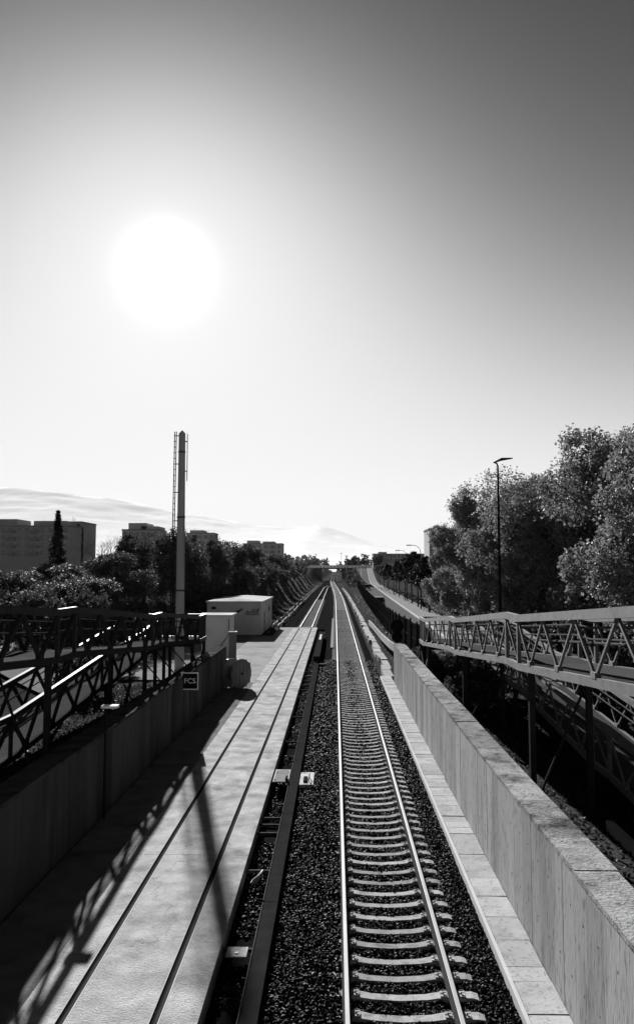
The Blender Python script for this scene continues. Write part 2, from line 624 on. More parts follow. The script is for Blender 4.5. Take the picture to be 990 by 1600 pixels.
brows = [5, 12] + list(np.arange(14, 96, 4.0)) + list(np.arange(96, 520, 8.0)) + list(np.arange(520, 1290, 40))
vs = []
cols = [-1.18, -0.7, -0.25, 0.05, 0.3, 0.7, 1.05, 1.4, 1.8, 2.05, 2.3, 2.6, 2.95]
for y in brows:
    for x in cols:
        vs.append((x + track_shift(y), y, ballast_z(x - TC, y)))
ids = np.arange(len(vs)).reshape(len(brows), len(cols))
q = np.stack([ids[:-1, :-1], ids[:-1, 1:], ids[1:, 1:], ids[1:, :-1]], -1).reshape(-1, 4)
bo = link('ballast_bed', np_mesh('ballast_bed', np.array(vs), q, 'ballast_base'))
tag(bo, 'dark crushed stone bed under the main track', 'ballast', kind='structure')

OCTA = np.array([(1, 0, 0), (-1, 0, 0), (0, 1, 0), (0, -1, 0), (0, 0, 1), (0, 0, -1)], dtype=float)
OF = np.array([(0, 2, 4), (2, 1, 4), (1, 3, 4), (3, 0, 4), (2, 0, 5), (1, 2, 5), (3, 1, 5), (0, 3, 5)])


def rand_rot(n):
    q = rng.normal(size=(n, 4))
    q /= np.linalg.norm(q, axis=1, keepdims=True)
    w, x, y, z = q.T
    return np.stack([np.stack([1 - 2 * (y * y + z * z), 2 * (x * y - z * w), 2 * (x * z + y * w)], -1),
                     np.stack([2 * (x * y + z * w), 1 - 2 * (x * x + z * z), 2 * (y * z - x * w)], -1),
                     np.stack([2 * (x * z - y * w), 2 * (y * z + x * w), 1 - 2 * (x * x + y * y)], -1)], 1)


def stones(name, P, S, m, label, parent=None):
    n = len(P)
    base = OCTA[None] * (1 + rng.uniform(-0.35, 0.35, (n, 6, 1))) * S[:, None, None] * rng.uniform(0.6, 1.2, (n, 1, 3))
    V = np.einsum('nij,nkj->nki', rand_rot(n), base) + P[:, None, :]
    F = (OF[None] + (np.arange(n) * 6)[:, None, None]).reshape(-1, 3)
    o = link(name, np_mesh(name, V.reshape(-1, 3), F, m), parent)
    return tag(o, label, 'ballast' if parent is None else None, kind='stuff')


def scatter_ballast(n, y0, y1, x0, x1, s0, s1, pw=1.0):
    Y = y0 + (y1 - y0) * rng.random(n) ** pw
    X = rng.uniform(x0, x1, n)
    Z = np.array([ballast_z(x - TC, y) for x, y in zip(X, Y)])
    rel = X - TC
    onsl = (np.abs(((Y - 11.25 + 0.3) % 0.6) - 0.3) < 0.125) & (np.abs(rel) < 1.32)
    onsl &= ~((rel < -0.93) & (rng.random(n) < 0.9))            # ends on the left are half buried
    Z += rng.uniform(-0.01, 0.03, n) + np.where((rel < -0.93), 0.075, 0)
    keep = ~onsl & (np.abs(np.abs(rel) - 0.87) > 0.085)
    P = np.stack([X, Y, Z], -1)[keep]
    return P, rng.uniform(s0, s1, len(P))


Pa, Sa = scatter_ballast(46000, 11.2, 30, -1.15, 2.92, 0.022, 0.042, 1.15)
Pb, Sb = scatter_ballast(30000, 30, 62, -1.15, 2.95, 0.03, 0.055, 1.1)
stones('ballast_stones', np.concatenate([Pa, Pb]), np.concatenate([Sa, Sb]), 'stone', 'loose dark ballast stones between and beside the sleepers')

# ------------------------------------------------------------------ slab track on the left
slab = thing('slab_track', (0, 0, 0), 'pale concrete slab with two grooved rails set flush in it', 'track')
SZ = 0.12
LX = -7.6


def slab_strip(x0, x1, y0, y1, m='slab', name='slab_panel'):
    return MB().box(x0, x1, y0, y1, -0.3, SZ).build(name, m, slab)


joints = [5.0, 19.6, 34.2, 48.8, 63.4, 78.0, 95.0]
for a, b in zip(joints[:-1], joints[1:]):
    slab_strip(-4.95, -4.285, a + 0.008, b - 0.008)
    if b < 50:
        slab_strip(-6.5, -4.958, a + 0.008, b - 0.008, 'verge', 'verge_panel')
    else:
        slab_strip(-6.5, -4.958, a + 0.008, b - 0.008, 'yard')
    slab_strip(-4.115, -2.855, a + 0.008, b - 0.008)
    slab_strip(-2.685, -2.10, a + 0.008, b - 0.008)
slab_strip(-8.4, -6.505, 49.5, 83.0, 'yard')
for x in (-4.2, -2.77):
    MB().box(x - 0.084, x + 0.084, 5, 94.99, -0.2, SZ - 0.035).build('groove_filler', 'groove', slab)
    MB().box(x + 0.0, x + 0.045, 5, 95.2, SZ - 0.034, SZ - 0.016).build('rail', 'rail_side', slab)
    MB().box(x + 0.060, x + 0.082, 5, 94.98, SZ - 0.034, SZ + 0.003).build('edge_strip', 'kerb', slab)
    MB().box(x - 0.082, x - 0.066, 5, 94.98, SZ - 0.034, SZ + 0.002).build('edge_strip', 'kerb', slab)

# yard beside the equipment huts
ribbon('yard', [(y, -15.2, -8.41) for y in np.arange(50.5, 101, 2.0)], 'slab_dark', 6, 0.09, label='grey concrete yard around the equipment huts')

# ballasted continuation of the left track
left_track = thing('siding_track', (0, 0, 0), 'second ballasted track running on from the end of the concrete slab', 'track')


def lshift(y):
    return 1.2 * float(sstep(300, 345, y))


ly = list(np.arange(95.2, 346, 6.0))
for x in (-4.2, -2.77):
    ob = MB().sweep(RAIL_PROF, [(x + lshift(y), y, -0.04) for y in ly]).build('rail', 'rail_side', left_track)
    ob.data.materials.append(M['rail_top'])
    for p in ob.data.polygons:
        if abs(p.normal.z) > 0.5 and p.center.z > 0.1:
            p.material_index = 1
for k in range(150):
    yy = 96 + 0.62 * k
    link('sleeper', sl_me, left_track, (-3.485, yy, -0.05)).scale = (0.86, 1, 1)
ribbon('siding_bed', [(y, -6.3, -1.2 + track_shift(y)) for y in np.arange(95.2, 520, 8.0)], 'ballast_base', 6, -0.13, conform=False, label='dark ballast bed of the second track')

# drainage channel at the foot of the left slope: precast pieces
drain = thing('drainage_channel', (0, 0, 0), 'pale concrete drainage channel along the foot of the left slope', 'drain')
yy = 97.0
while yy < 330:
    ln = random.uniform(2.6, 5.2)
    jx = random.uniform(-0.12, 0.12)
    for dx in (-0.42, 0.30):
        MB().bar((-7.2 + dx + jx, yy, 0.05), (-7.2 + dx + jx + random.uniform(-0.1, 0.1), yy + ln - 0.15, 0.05), 0.16 if dx > 0 else 0.12, 0.35).build('channel_side', 'lid', drain)
    yy += ln

# ------------------------------------------------------------------ trench between the slab and the main track
beam = thing('edge_beam', (0, 0, 0), 'dark steel edge beam between the slab and the main track', 'beam')
yy = 5.0
while yy < 83:
    MB().box(-1.50, -1.20, yy, yy + 5.98, -0.4, 0.10).build('beam_section', 'dark_steel', beam)
    MB().box(-1.512, -1.495, yy, yy + 5.9, 0.08, 0.125).build('beam_lip', 'steel_dull', beam)
    yy += 6.0
for y in (15.2, 19.05, 21.7, 22.4, 23.0, 27.9, 33, 38.5, 44.5, 47, 49, 51, 53, 55.2, 57):
    MB().box(-2.098, -1.525, y, y + 0.05, -0.10, -0.03).build('strut', 'steel_dull', beam)
MB().box(-2.097, -1.525, 5, 94, -0.36, -0.22).build('trench_floor', 'ballast_base', beam)
n = 5200
Pt = np.stack([rng.uniform(-2.05, -1.55, n), 11 + 50 * rng.random(n) ** 1.3, rng.uniform(-0.22, -0.17, n)], -1)
clumpy = (np.sin(Pt[:, 1] * 1.9) + np.sin(Pt[:, 1] * 0.73 + 1) > -0.7)
Pt = Pt[clumpy]
stones('trench_stones', Pt, rng.uniform(0.02, 0.045, len(Pt)), 'stone', 'loose stones lying in the narrow trench', beam)
# access plates
pl = thing('chequer_plate', (-1.75, 26.9, 0), 'pale ribbed metal cover plate bridging the trench near a square pad', 'plate')
mb = MB().box(-2.03, -1.53, 26.15, 27.7, 0.13, 0.15)
for k in range(15):
    mb.box(-2.0, -1.56, 26.2 + k * 0.1, 26.24 + k * 0.1, 0.151, 0.160)
mb.build('sheet', 'plate', pl)
for px in (-1.98, -1.58):
    MB().disc((px, 26.3, 0.151), (0, 0, 0.02), 0.03, 0.025, 8).build('bolt', 'dark_steel', pl)
MB().box(-1.62, -1.55, 26.1, 26.5, 0.152, 0.25).build('hinge', 'dark_steel', pl)
pad = thing('concrete_pad', (-0.95, 26.9, 0), 'square pale concrete pad with dark bracket beside the edge beam', 'pad')
MB().box(-1.17, -0.72, 26.15, 27.7, -0.15, 0.06).build('block', 'plate', pad)
MB().box(-1.05, -0.92, 26.4, 27.0, 0.061, 0.11).build('bracket', 'dark_steel', pad)
MB().tube([(-0.86, 26.5, 0.06), (-0.86, 26.5, 0.2), (-0.86, 27.0, 0.2), (-0.86, 27.0, 0.06)], 0.015, 6).build('handle', 'dark_steel', pad)
pl2 = thing('steel_cover', (-1.8, 15.0, 0), 'small pale rectangular steel cover lying across the near trench', 'plate')
mb = MB().box(-2.0, -1.62, 14.85, 15.22, -0.02, 0.0)
mb.build('sheet', 'plate', pl2)
MB().box(-1.84, -1.78, 14.95, 15.0, 0.001, 0.012).build('grip', 'galv', pl2)
bag = MB()
bag.tube([(-1.93, 18.55, -0.12), (-1.84, 18.45, -0.05), (-1.76, 18.6, -0.02), (-1.72, 18.8, 0.0), (-1.70, 18.98, 0.01)], [0.01, 0.06, 0.05, 0.03, 0.01], 7)
bo = bag.build('plastic_scrap', 'kerb', origin=(-1.8, 18.6, -0.2), smooth=True)
tag(bo, 'crumpled white plastic scrap lying in the trench', 'litter')
endbox = thing('buffer_box', (-1.3, 62, 0), 'dark steel box with pale plate at the far end of the edge beam', 'box')
MB().box(-1.62, -1.16, 60, 83.2, 0.13, 0.5).build('housing', 'dark_steel', endbox)
MB().box(-1.5, -1.3, 74, 80, 0.502, 0.53).build('plate', 'plate', endbox)
MB().box(-1.15, -0.6, 58.4, 58.9, 0.0, 0.12).build('foot', 'steel_dull', endbox)
tim = MB().box(-0.42, -0.12, 71, 113, -0.05, 0.10).build('timber_beam', 'pave', origin=(-0.25, 92, 0))
tag(tim, 'long pale beam lying beside the left rail further up the track', 'beam')

# ------------------------------------------------------------------ cable trough and retaining wall, right
trough = thing('cable_trough', (0, 0, 0), 'concrete cable trough with square lids along the foot of the right wall', 'trough')
MB().box(2.93, 3.00, 5, 52.5, -0.3, 0.045).build('side_wall', 'kerb', trough)
MB().box(3.002, 3.66, 5, 52.5, -0.3, -0.02).build('trough_base', 'wall_joint', trough)
lid_me = MB().box(-0.318, 0.318, -0.243, 0.243, -0.05, 0.0)
lid_me = lid_me.mesh('lid', 'lid')
lid_long = MB().box(-0.318, 0.318, -0.493, 0.493, -0.05, 0.0).mesh('lid', 'lid')
yy = 11.0
while yy < 52:
    lg = random.random() < 0.35
    ln = 1.0 if lg else 0.5
    o = link('lid', lid_long if lg else lid_me, trough, (3.325 + random.uniform(-0.008, 0.008), yy + ln / 2, 0.05 + random.uniform(-0.008, 0.008)))
    o.rotation_euler = (random.uniform(-0.008, 0.008), random.uniform(-0.008, 0.008), random.uniform(-0.012, 0.012))
    yy += ln
far_tr = thing('rough_walkway', (0, 0, 0), 'broken pale concrete walkway continuing the trough past the wall end', 'walkway')
yy = 52.6
while yy < 300:
    ln = random.uniform(1.2, 3.4)
    sh = 0.35 * float(sstep(52, 60, yy)) + track_shift(yy) * 0.8
    w = random.uniform(0.26, 0.36)
    c = 3.42 + sh + random.uniform(-0.16, 0.16)
    MB().box(c - w, c + w, yy, yy + ln - 0.05, -0.4, 0.02 + random.uniform(-0.05, 0.05)).build('walkway_slab', 'lid', far_tr)
    yy += ln

WT = 2.40
tie_me = MB().disc((0, 0, 0), (-0.003, 0, 0), 0.022, 0.018, 10).mesh('tie_hole', 'wall_joint')


def retaining_wall(label, x_face, sgn, y1, mats, group=None):
    """x_face: face towards the tracks; sgn +1: body lies to the right"""
    w = thing('retaining_wall', (x_face, 5, 0), label, 'wall')
    a, b = sorted((x_face + sgn * 0.05, x_face + sgn * 0.60))
    MB().box(a, b, 5, y1, -0.4, WT - 0.075).build('wall_core', mats[1], w)
    base = world_loc(w)
    p_me = {}
    y = 5.0
    while y < y1 - 0.05:
        ln = min(random.choice((0.62, 0.72, 0.72, 0.86)), y1 - y)
        key = round(ln, 2)
        if key not in p_me:
            p_me[key] = MB().box(-0.024, 0.026, -key / 2 + 0.005, key / 2 - 0.005, -0.3, WT - 0.08).mesh('wall_panel', mats[0])
        o = link('wall_panel', p_me[key], w, (sgn * (0.026 + random.uniform(-0.003, 0.003)), y + ln / 2 - 5, 0))
        o.rotation_euler.z = random.uniform(-0.003, 0.003)
        if sgn > 0 and 10 < y < 30:
            for hz_ in (0.75, 1.75):
                link('tie_hole', tie_me, o, (-0.0245, -0.12, hz_ + random.uniform(-0.05, 0.05)))
        y += ln
    y = 5.0
    while y < y1 - 0.2:
        ln = min(random.uniform(1.1, 2.6), y1 + 0.01 - y)
        jx = random.uniform(-0.006, 0.006)
        a, b = sorted((x_face - sgn * 0.012 + jx, x_face + sgn * 0.655 + jx))
        MB().box(a, b, y + 0.006, y + ln - 0.006, WT - 0.078, WT + random.uniform(-0.008, 0.01)).build('coping_block', mats[2], w)
        y += ln
    MB().box(*sorted((x_face + sgn * 0.001, x_face + sgn * 0.62)), y1 + 0.001, y1 + 0.06, -0.3, WT - 0.08).build('end_face', mats[0], w)
    return w


retaining_wall('pale concrete retaining wall with vertical panel joints right of the track', 3.66, 1, 50.0, ('wall_panel', 'wall_joint', 'coping'))
retaining_wall('shaded concrete retaining wall left of the concrete slab under the ramp', -6.55, -1, 48.0, ('shade_panel', 'wall_joint', 'coping_shade'))

low = thing('low_wall', (4.0, 50, 0), 'low concrete kerb wall running on from the end of the right wall', 'wall')
pts = [(50.2, 3.95, 2.2), (56, 3.85, 2.0), (66, 3.8, 1.75), (80, 3.85, 1.5), (92, 3.9, 1.2)]
for (a, b) in zip(pts[:-1], pts[1:]):
    MB().bar((a[1], a[0], a[2] - 0.25), (b[1], b[0] - 0.02, b[2] - 0.25), 0.13, 0.5).build('wall_section', 'lid', low)
bank_rows = [(y, lerp_tab([(t[0], t[1]) for t in pts], y)) for y in np.arange(50, 93, 4.0)]


# ------------------------------------------------------------------ ramps with truss sides
def ramp_side(root, x, nodes, hgt, mats, inner):
    """nodes: (y, z of bottom chord); x fixed. Every chord length, post and diagonal is its own part."""
    for (ya, za), (yb, zb) in zip(nodes[:-1], nodes[1:]):
        L = abs(yb - ya)
        MB().bar((x, ya, za + hgt), (x, yb, zb + hgt), 0.14, 0.19).build('top_chord', mats[0], root)
        MB().bar((x, ya, za), (x, yb, zb), 0.10, 0.19).build('bottom_chord', mats[2], root)
        n = max(1, round(L / 2.35))
        for k in range(n):
            t0, t1, tm = k / n, (k + 1) / n, (k + 0.5) / n
            pa = (x, ya + (yb - ya) * t0, za + (zb - za) * t0 + hgt - 0.07)
            pm = (x, ya + (yb - ya) * tm, za + (zb - za) * tm + 0.09)
            pb = (x, ya + (yb - ya) * t1, za + (zb - za) * t1 + hgt - 0.07)
            if L > 1.8:
                MB().box(x - 0.012 - 0.05, x + 0.012 + 0.05, pm[1] - 0.14, pm[1] + 0.14, pm[2] - 0.01, pm[2] + 0.11).build('gusset_plate', mats[2], root)
                MB().bar(pa, pm, mats[3], mats[3], (1, 0, 0)).build('diagonal', mats[2], root)
                MB().bar(pm, pb, mats[3], mats[3], (1, 0, 0)).build('diagonal', mats[2], root)
            else:
                MB().bar(pa, (pb[0], pb[1], zb + 0.09), mats[3], mats[3], (1, 0, 0)).build('diagonal', mats[2], root)
        for hz in (0.62, 0.92):
            xi = x + inner * 0.13
            MB().tube([(xi, ya, za + hz + 0.12), (xi, yb, zb + hz + 0.12)], 0.026, 6).build('handrail', mats[1], root)
    for (ya, za) in nodes:
        MB().box(x - 0.05, x + 0.05, ya - 0.05, ya + 0.05, za + 0.1, za + hgt - 0.08).build('post', mats[0], root)


def ramp_deck(root, x0, x1, nodes):
    for (ya, za), (yb, zb) in zip(nodes[:-1], nodes[1:]):
        MB().bar(((x0 + x1) / 2, ya, za + 0.04), ((x0 + x1) / 2, yb + 0.004, zb + 0.04), abs(x1 - x0) - 0.13, 0.09).build('deck_panel', 'deck', root)


def column(root, x0, x1, y, ztop, m, zb=0.1):
    for x in (x0, x1):
        MB().box(x - 0.08, x + 0.08, y - 0.08, y + 0.08, zb, ztop - 0.11).build('support_post', m, root)
    MB().bar((x0, y, ztop - 0.2), (x1, y, ztop - 0.2), 0.12, 0.16).build('cross_beam', m, root)
    if ztop > 2:
        MB().bar((x0, y + 0.1, zb + 0.2), (x1, y + 0.1, ztop - 0.5), 0.06, 0.06).build('brace', m, root)


UP = [(44.6, 2.88), (34.7, 3.60), (33.2, 3.60), (23.2, 4.38), (21.75, 4.38), (11.6, 5.13), (4.0, 5.13)]
LO = [(44.6, 2.78), (35.5, 2.0), (34.0, 2.0), (24.5, 1.18), (23.0, 1.18), (13.5, 0.45), (9.0, 0.45)]


def access_ramp(label, xa, xb, xc, xd, dz, mats):
    """xa track-side of the upper flight, xb its other side; xc, xd the lower flight"""
    g = thing('access_ramp', ((xa + xd) / 2, 25, 0), label, 'ramp')
    s = 1 if xb > xa else -1
    up = [(y, z + dz) for y, z in UP]
    ramp_side(g, xa, up, 1.30, mats, s)
    ramp_side(g, xb, up, 1.30, mats, -s)
    ramp_deck(g, xa, xb, up)
    ramp_side(g, xc, LO, 1.28, mats, s)
    ramp_side(g, xd, LO, 1.28, mats, -s)
    ramp_deck(g, xc, xd, LO)
    zl = 2.86 + dz
    MB().box(min(xa, xd) + 0.07, max(xa, xd) - 0.07, 44.62, 46.7, zl, zl + 0.09).build('landing_deck', 'deck', g)
    for (p, q) in (((xa, 44.6), (xa, 46.75)), ((xd, 44.6), (xd, 46.75)), ((xa, 46.75), (xd, 46.75))):
        MB().bar((p[0], p[1], zl + 1.32), (q[0], q[1], zl + 1.32), 0.13, 0.17).build('top_chord', mats[0], g)
        MB().bar((p[0], p[1], zl), (q[0], q[1], zl), 0.11, 0.22).build('bottom_chord', mats[0], g)
        nn = max(2, round((Vector(q) - Vector(p)).length / 0.28))
        for k in range(nn + 1):
            x = p[0] + (q[0] - p[0]) * k / nn
            y = p[1] + (q[1] - p[1]) * k / nn
            MB().box(x - 0.02, x + 0.02, y - 0.02, y + 0.02, zl + 0.09, zl + 1.25).build('baluster', mats[0], g)
    column(g, xa, xb, 46.3, zl, 'steel_flat')
    column(g, xc, xd, 46.3, zl, 'steel_flat')
    column(g, xa, xb, 42.5, 3.03 + dz, 'steel_flat')
    MB().bar((xa, 42.5, 0.4), (xa, 46.3, zl - 0.4), 0.08, 0.08).build('brace', mats[0], g)
    MB().bar((xa, 46.3, 0.4), (xa, 42.5, zl - 0.4), 0.08, 0.08).build('brace', mats[0], g)
    for yc, zc in ((34.0, 3.6), (22.5, 4.38), (12.0, 5.1)):
        column(g, xa + 0.5 * s, xb, yc, zc + dz, 'steel_flat')
    for yc, zc in ((34.7, 2.0), (23.7, 1.18)):
        column(g, xc, xd, yc, zc, 'steel_flat')
    return g


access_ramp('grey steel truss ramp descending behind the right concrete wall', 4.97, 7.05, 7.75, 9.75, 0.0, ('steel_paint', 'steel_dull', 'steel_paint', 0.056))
access_ramp('steel truss ramp darkened for shade, with switchback above the left wall', -7.62, -9.6, -9.95, -11.9, 0.14, ('steel_shade', 'steel_flat', 'steel_flat', 0.10))
kb = MB().box(7.1, 7.28, 14, 21.5, 0.0, 0.42).build('edging_kerb', 'kerb', origin=(7.2, 18, 0))
tag(kb, 'short concrete edging kerb in the shade below the right ramp', 'kerb')

# ------------------------------------------------------------------ mast, huts and yard things
mast = thing('radio_mast', (-10.75, 55, 0), 'tall tapered steel radio mast with ladder and rod antenna', 'mast')
mb = MB().tube([(-10.75, 55, -0.05), (-10.75, 55, 8), (-10.75, 55, 16.6)], [0.33, 0.285, 0.235], 8)
mb.build('shaft', 'mast', mast)
MB().tube([(-10.75, 55, 16.6), (-10.75, 55, 16.78)], [0.2, 0.06], 8).build('cap', 'mast', mast)
for (za, zb) in ((3.0, 16.7),):
    for dx in (-0.44, -0.56):
        MB().tube([(-10.75 + dx - 0.10 + 0.1 * (za / 16), 54.9, za), (-10.75 + dx + 0.06, 54.9, zb)], 0.035, 5).build('ladder_rail', 'dark_steel', mast)
for k in range(34):
    z = 3.2 + k * 0.4
    xo = 0.1 * z / 16 - 0.06
    MB().bar((-10.75 - 0.60 + xo, 54.9, z), (-10.75 - 0.42 + xo, 54.9, z), 0.05, 0.05).build('rung', 'dark_steel', mast)
for k in range(7):
    z = 4.4 + k * 2.0
    MB().bar((-11.2, 54.9, z), (-10.9, 54.9, z), 0.05, 0.06).build('standoff', 'dark_steel', mast)
MB().tube([(-10.36, 54.95, 13.2), (-10.36, 54.95, 16.55)], 0.03, 6).build('rod_antenna', 'dark_steel', mast)
for z in (13.9, 16.0):
    MB().bar((-10.62, 54.95, z), (-10.34, 54.95, z), 0.05, 0.07).build('antenna_arm', 'dark_steel', mast)
for z in (5.5, 10.6, 15.2):
    rr_ = 0.33 - 0.095 * z / 16.6 + 0.02
    MB().tube([(-10.75, 55, z), (-10.75, 55, z + 0.12)], rr_, 8).build('collar', 'steel_dull', mast)
MB().box(-11.05, -10.45, 54.7, 55.3, -0.1, 0.14).build('footing', 'kerb', mast)


def text_mesh(body, size, depth, m, name):
    cu = bpy.data.curves.new(name, 'FONT')
    cu.body = body
    cu.size = size
    cu.extrude = depth
    cu.align_x, cu.align_y = 'CENTER', 'CENTER'
    tmp = bpy.data.objects.new('tmp_text', cu)
    col.objects.link(tmp)
    dg = bpy.context.evaluated_depsgraph_get()
    me = bpy.data.meshes.new_from_object(tmp.evaluated_get(dg))
    bpy.data.objects.remove(tmp)
    me.name = name
    me.materials.clear()
    me.materials.append(M[m])
    return me


hut = thing('equipment_hut', (-10.8, 92, 0.05), 'large white prefabricated railway equipment hut with lettering beside the track', 'hut')
HX0, HX1, HY0, HY1 = -13.7, -7.9, 85.0, 99.5
MB().box(HX0, HX1, HY0, HY1, 0.05, 3.5).build('wall', 'white_panel', hut)
rf = MB()
rf.v = [(HX0 - 0.15, HY0 - 0.15, 3.5), (HX1 + 0.15, HY0 - 0.15, 3.5), (HX1 + 0.15, HY1 + 0.15, 3.5), (HX0 - 0.15, HY1 + 0.15, 3.5),
        (HX0 - 0.15, HY0 - 0.15, 3.62), (HX1 + 0.15, HY0 - 0.15, 3.62), (HX1 + 0.15, HY1 + 0.15, 3.62), (HX0 - 0.15, HY1 + 0.15, 3.62),
        ((HX0 + HX1) / 2, HY0 + 2.5, 3.9), ((HX0 + HX1) / 2, HY1 - 2.5, 3.9)]
rf.f = [(0, 1, 5, 4), (1, 2, 6, 5), (2, 3, 7, 6), (3, 0, 4, 7), (3, 2, 1, 0), (4, 5, 8), (5, 6, 9, 8), (6, 7, 9), (7, 4, 8, 9)]
rf.build('roof', 'roof_sheet', hut)
for k in range(7):
    y = HY0 + 0.9 + k * 2.1
    MB().box(HX1 - 0.005, HX1 + 0.045, y, y + 0.09, 0.1, 3.45).build('seam_rib', 'white_panel', hut)
for k in range(4):
    x = HX0 + 0.6 + k * 1.5
    MB().box(x, x + 0.07, HY0 - 0.045, HY0 + 0.005, 0.1, 3.45).build('seam_rib', 'white_panel', hut)
d = MB().box(HX1 - 0.005, HX1 + 0.035, 88.3, 89.25, 0.15, 2.25).build('door', 'cabinet', hut)
MB().box(HX1 + 0.036, HX1 + 0.08, 89.05, 89.12, 1.1, 1.25).build('handle', 'dark_steel', d)
MB().box(HX0 + 0.5, HX0 + 0.95, HY0 - 0.05, HY0 + 0.005, 2.75, 3.05).build('vent', 'dark_steel', hut)
t = link('lettering', text_mesh('adif', 1.0, 0.01, 'print_dark', 'lettering'), hut, Vector((-8.85, HY0 - 0.07, 2.45)) - world_loc(hut))
t.rotation_euler = (R(90), 0, 0)
t = link('lettering', text_mesh('adif', 1.0, 0.01, 'print_dark', 'lettering'), hut, Vector((HX1 + 0.07, 94.4, 2.45)) - world_loc(hut))
t.rotation_euler = (R(90), 0, R(90))
lg = MB()
c = Vector((-10.35, HY0 - 0.06, 2.5))
for k in range(3):
    a0 = R(200 - k * 40)
    lg.bar(c + Vector((-0.45 + 0.2 * k, 0, -0.25 + 0.08 * k)), c + Vector((0.05 + 0.2 * k, 0, 0.12 + 0.1 * k)), 0.02, 0.14)
lg.build('emblem', 'print_dark', hut)

cab = thing('relay_cabin', (-9.1, 61, 0.05), 'smaller white cabin with flat overhanging roof in front of the large hut', 'hut')
MB().box(-10.05, -7.95, 60.0, 62.6, 0.05, 3.45).build('wall', 'white_panel', cab)
MB().box(-10.45, -7.75, 59.75, 62.9, 3.451, 3.6).build('roof', 'roof_sheet', cab)
d = MB().box(-7.955, -7.92, 60.4, 61.3, 0.15, 2.2).build('door', 'cabinet', cab)
MB().box(-7.919, -7.88, 61.1, 61.16, 1.1, 1.25).build('handle', 'dark_steel', d)
MB().box(-9.9, -9.82, 59.95, 60.005, 0.1, 3.4).build('corner_strip', 'white_panel', cab)
MB().tube([(-8.0, 59.96, 3.3), (-8.0, 59.96, 2.3), (-8.15, 59.96, 1.9), (-8.6, 59.96, 1.3), (-9.0, 59.96, 1.1)], 0.025, 5).build('cable', 'dark_steel', cab)


def cabinet(loc, w, dd, h, label, m):
    x, y, z = loc
    c = thing('electrical_cabinet', loc, label, 'cabinet', 'trackside cabinets')
    MB().box(x - w / 2, x + w / 2, y - dd / 2, y + dd / 2, z, z + h).build('body', m, c)
    MB().box(x - w / 2 - 0.05, x + w / 2 + 0.05, y - dd / 2 - 0.05, y + dd / 2 + 0.05, z + h + 0.001, z + h + 0.05).build('top', 'sign_white', c)  # white so the top looks sunlit, light put into its colour
    dr = MB().box(x - w / 2 + 0.04, x + w / 2 - 0.04, y - dd / 2 - 0.02, y - dd / 2 + 0.002, z + 0.1, z + h - 0.06).build('door', m, c)
    MB().box(x + w / 2 - 0.12, x + w / 2 - 0.09, y - dd / 2 - 0.05, y - dd / 2 - 0.021, z + h * 0.5, z + h * 0.5 + 0.14).build('handle', 'dark_steel', dr)
    return c


cabinet((-6.35, 49.3, 0.12), 0.62, 0.4, 1.3, 'low dark cabinet with top painted as sunlit at the left wall end', 'print_dark')
cabinet((-7.35, 57.2, 0.12), 0.5, 0.4, 2.4, 'slim grey cabinet standing beside the small white cabin', 'cabinet')

# cable drum
drum = thing('cable_drum', (-5.75, 46.6, 0.12), 'wooden cable drum standing on edge near the slab', 'cable drum')
ax = Vector((0.80, -0.6, 0)).normalized()
cc = Vector((-5.75, 46.6, 0.12 + 0.85))
for s in (-1, 1):
    fl = MB().disc(cc + ax * (0.36 * s) - ax * 0.035, ax * 0.07, 0.85, 0.85, 28).build('flange', 'wood', drum)
    mbp = MB()
    for k in range(5):
        off = (-0.6 + 0.3 * k)
        ln = math.sqrt(0.84 ** 2 - off ** 2)
        side = Vector((0, 0, 1)).cross(ax)
        o0 = cc + ax * (0.36 * s + 0.045 * s) + side * off
        MB().bar(o0 - Vector((0, 0, ln)), o0 + Vector((0, 0, ln)), 0.27, 0.02, ax).build('plank', 'wood', fl)
MB().disc(cc - ax * 0.33, ax * 0.66, 0.45, 0.45, 20).build('core', 'wood', drum)
MB().disc(cc - ax * 0.5, ax * 1.0, 0.06, 0.06, 10).build('axle', 'dark_steel', drum)
# FCS board
SX, SY, SZC = -6.26, 34.5, 2.2
sg = thing('speed_board', (SX, SY, 0.12), 'square black FCS sign with white border on a post', 'sign')
MB().box(SX - 0.04, SX + 0.04, SY - 0.02, SY + 0.06, 0.12, SZC + 0.3).build('post', 'steel_dull', sg)
MB().box(SX - 0.37, SX + 0.37, SY - 0.07, SY - 0.03, SZC - 0.37, SZC + 0.37).build('board', 'sign_black', sg)
for (a, b, c2, d2) in ((-0.37, 0.37, -0.37, -0.325), (-0.37, 0.37, 0.325, 0.37), (-0.37, -0.325, -0.324, 0.324), (0.325, 0.37, -0.324, 0.324)):
    MB().box(SX + a, SX + b, SY - 0.085, SY - 0.071, SZC + c2, SZC + d2).build('border', 'sign_white', sg)
t = link('lettering', text_mesh('FCS', 0.31, 0.004, 'sign_white', 'lettering'), sg, Vector((SX, SY - 0.078, SZC)) - world_loc(sg))
t.rotation_euler = (R(90), 0, 0)
MB().tube([(SX, SY - 0.02, SZC + 0.3), (SX + 0.08, SY + 0.1, SZC + 0.45), (SX + 0.15, SY + 0.3, SZC + 0.5)], 0.025, 5).build('bracket', 'galv', sg)
# wall light
wl_ = thing('wall_lamp', (-6.42, 22.3, 0.12), 'slim post lamp with flat pale head against the left wall', 'lamp')
MB().tube([(-6.40, 22.3, 0.12), (-6.40, 22.3, 3.15)], 0.035, 8).build('post', 'dark_steel', wl_)
MB().box(-6.5, -6.06, 22.15, 22.45, 3.151, 3.22).build('lamp_head', 'sign_white', wl_)

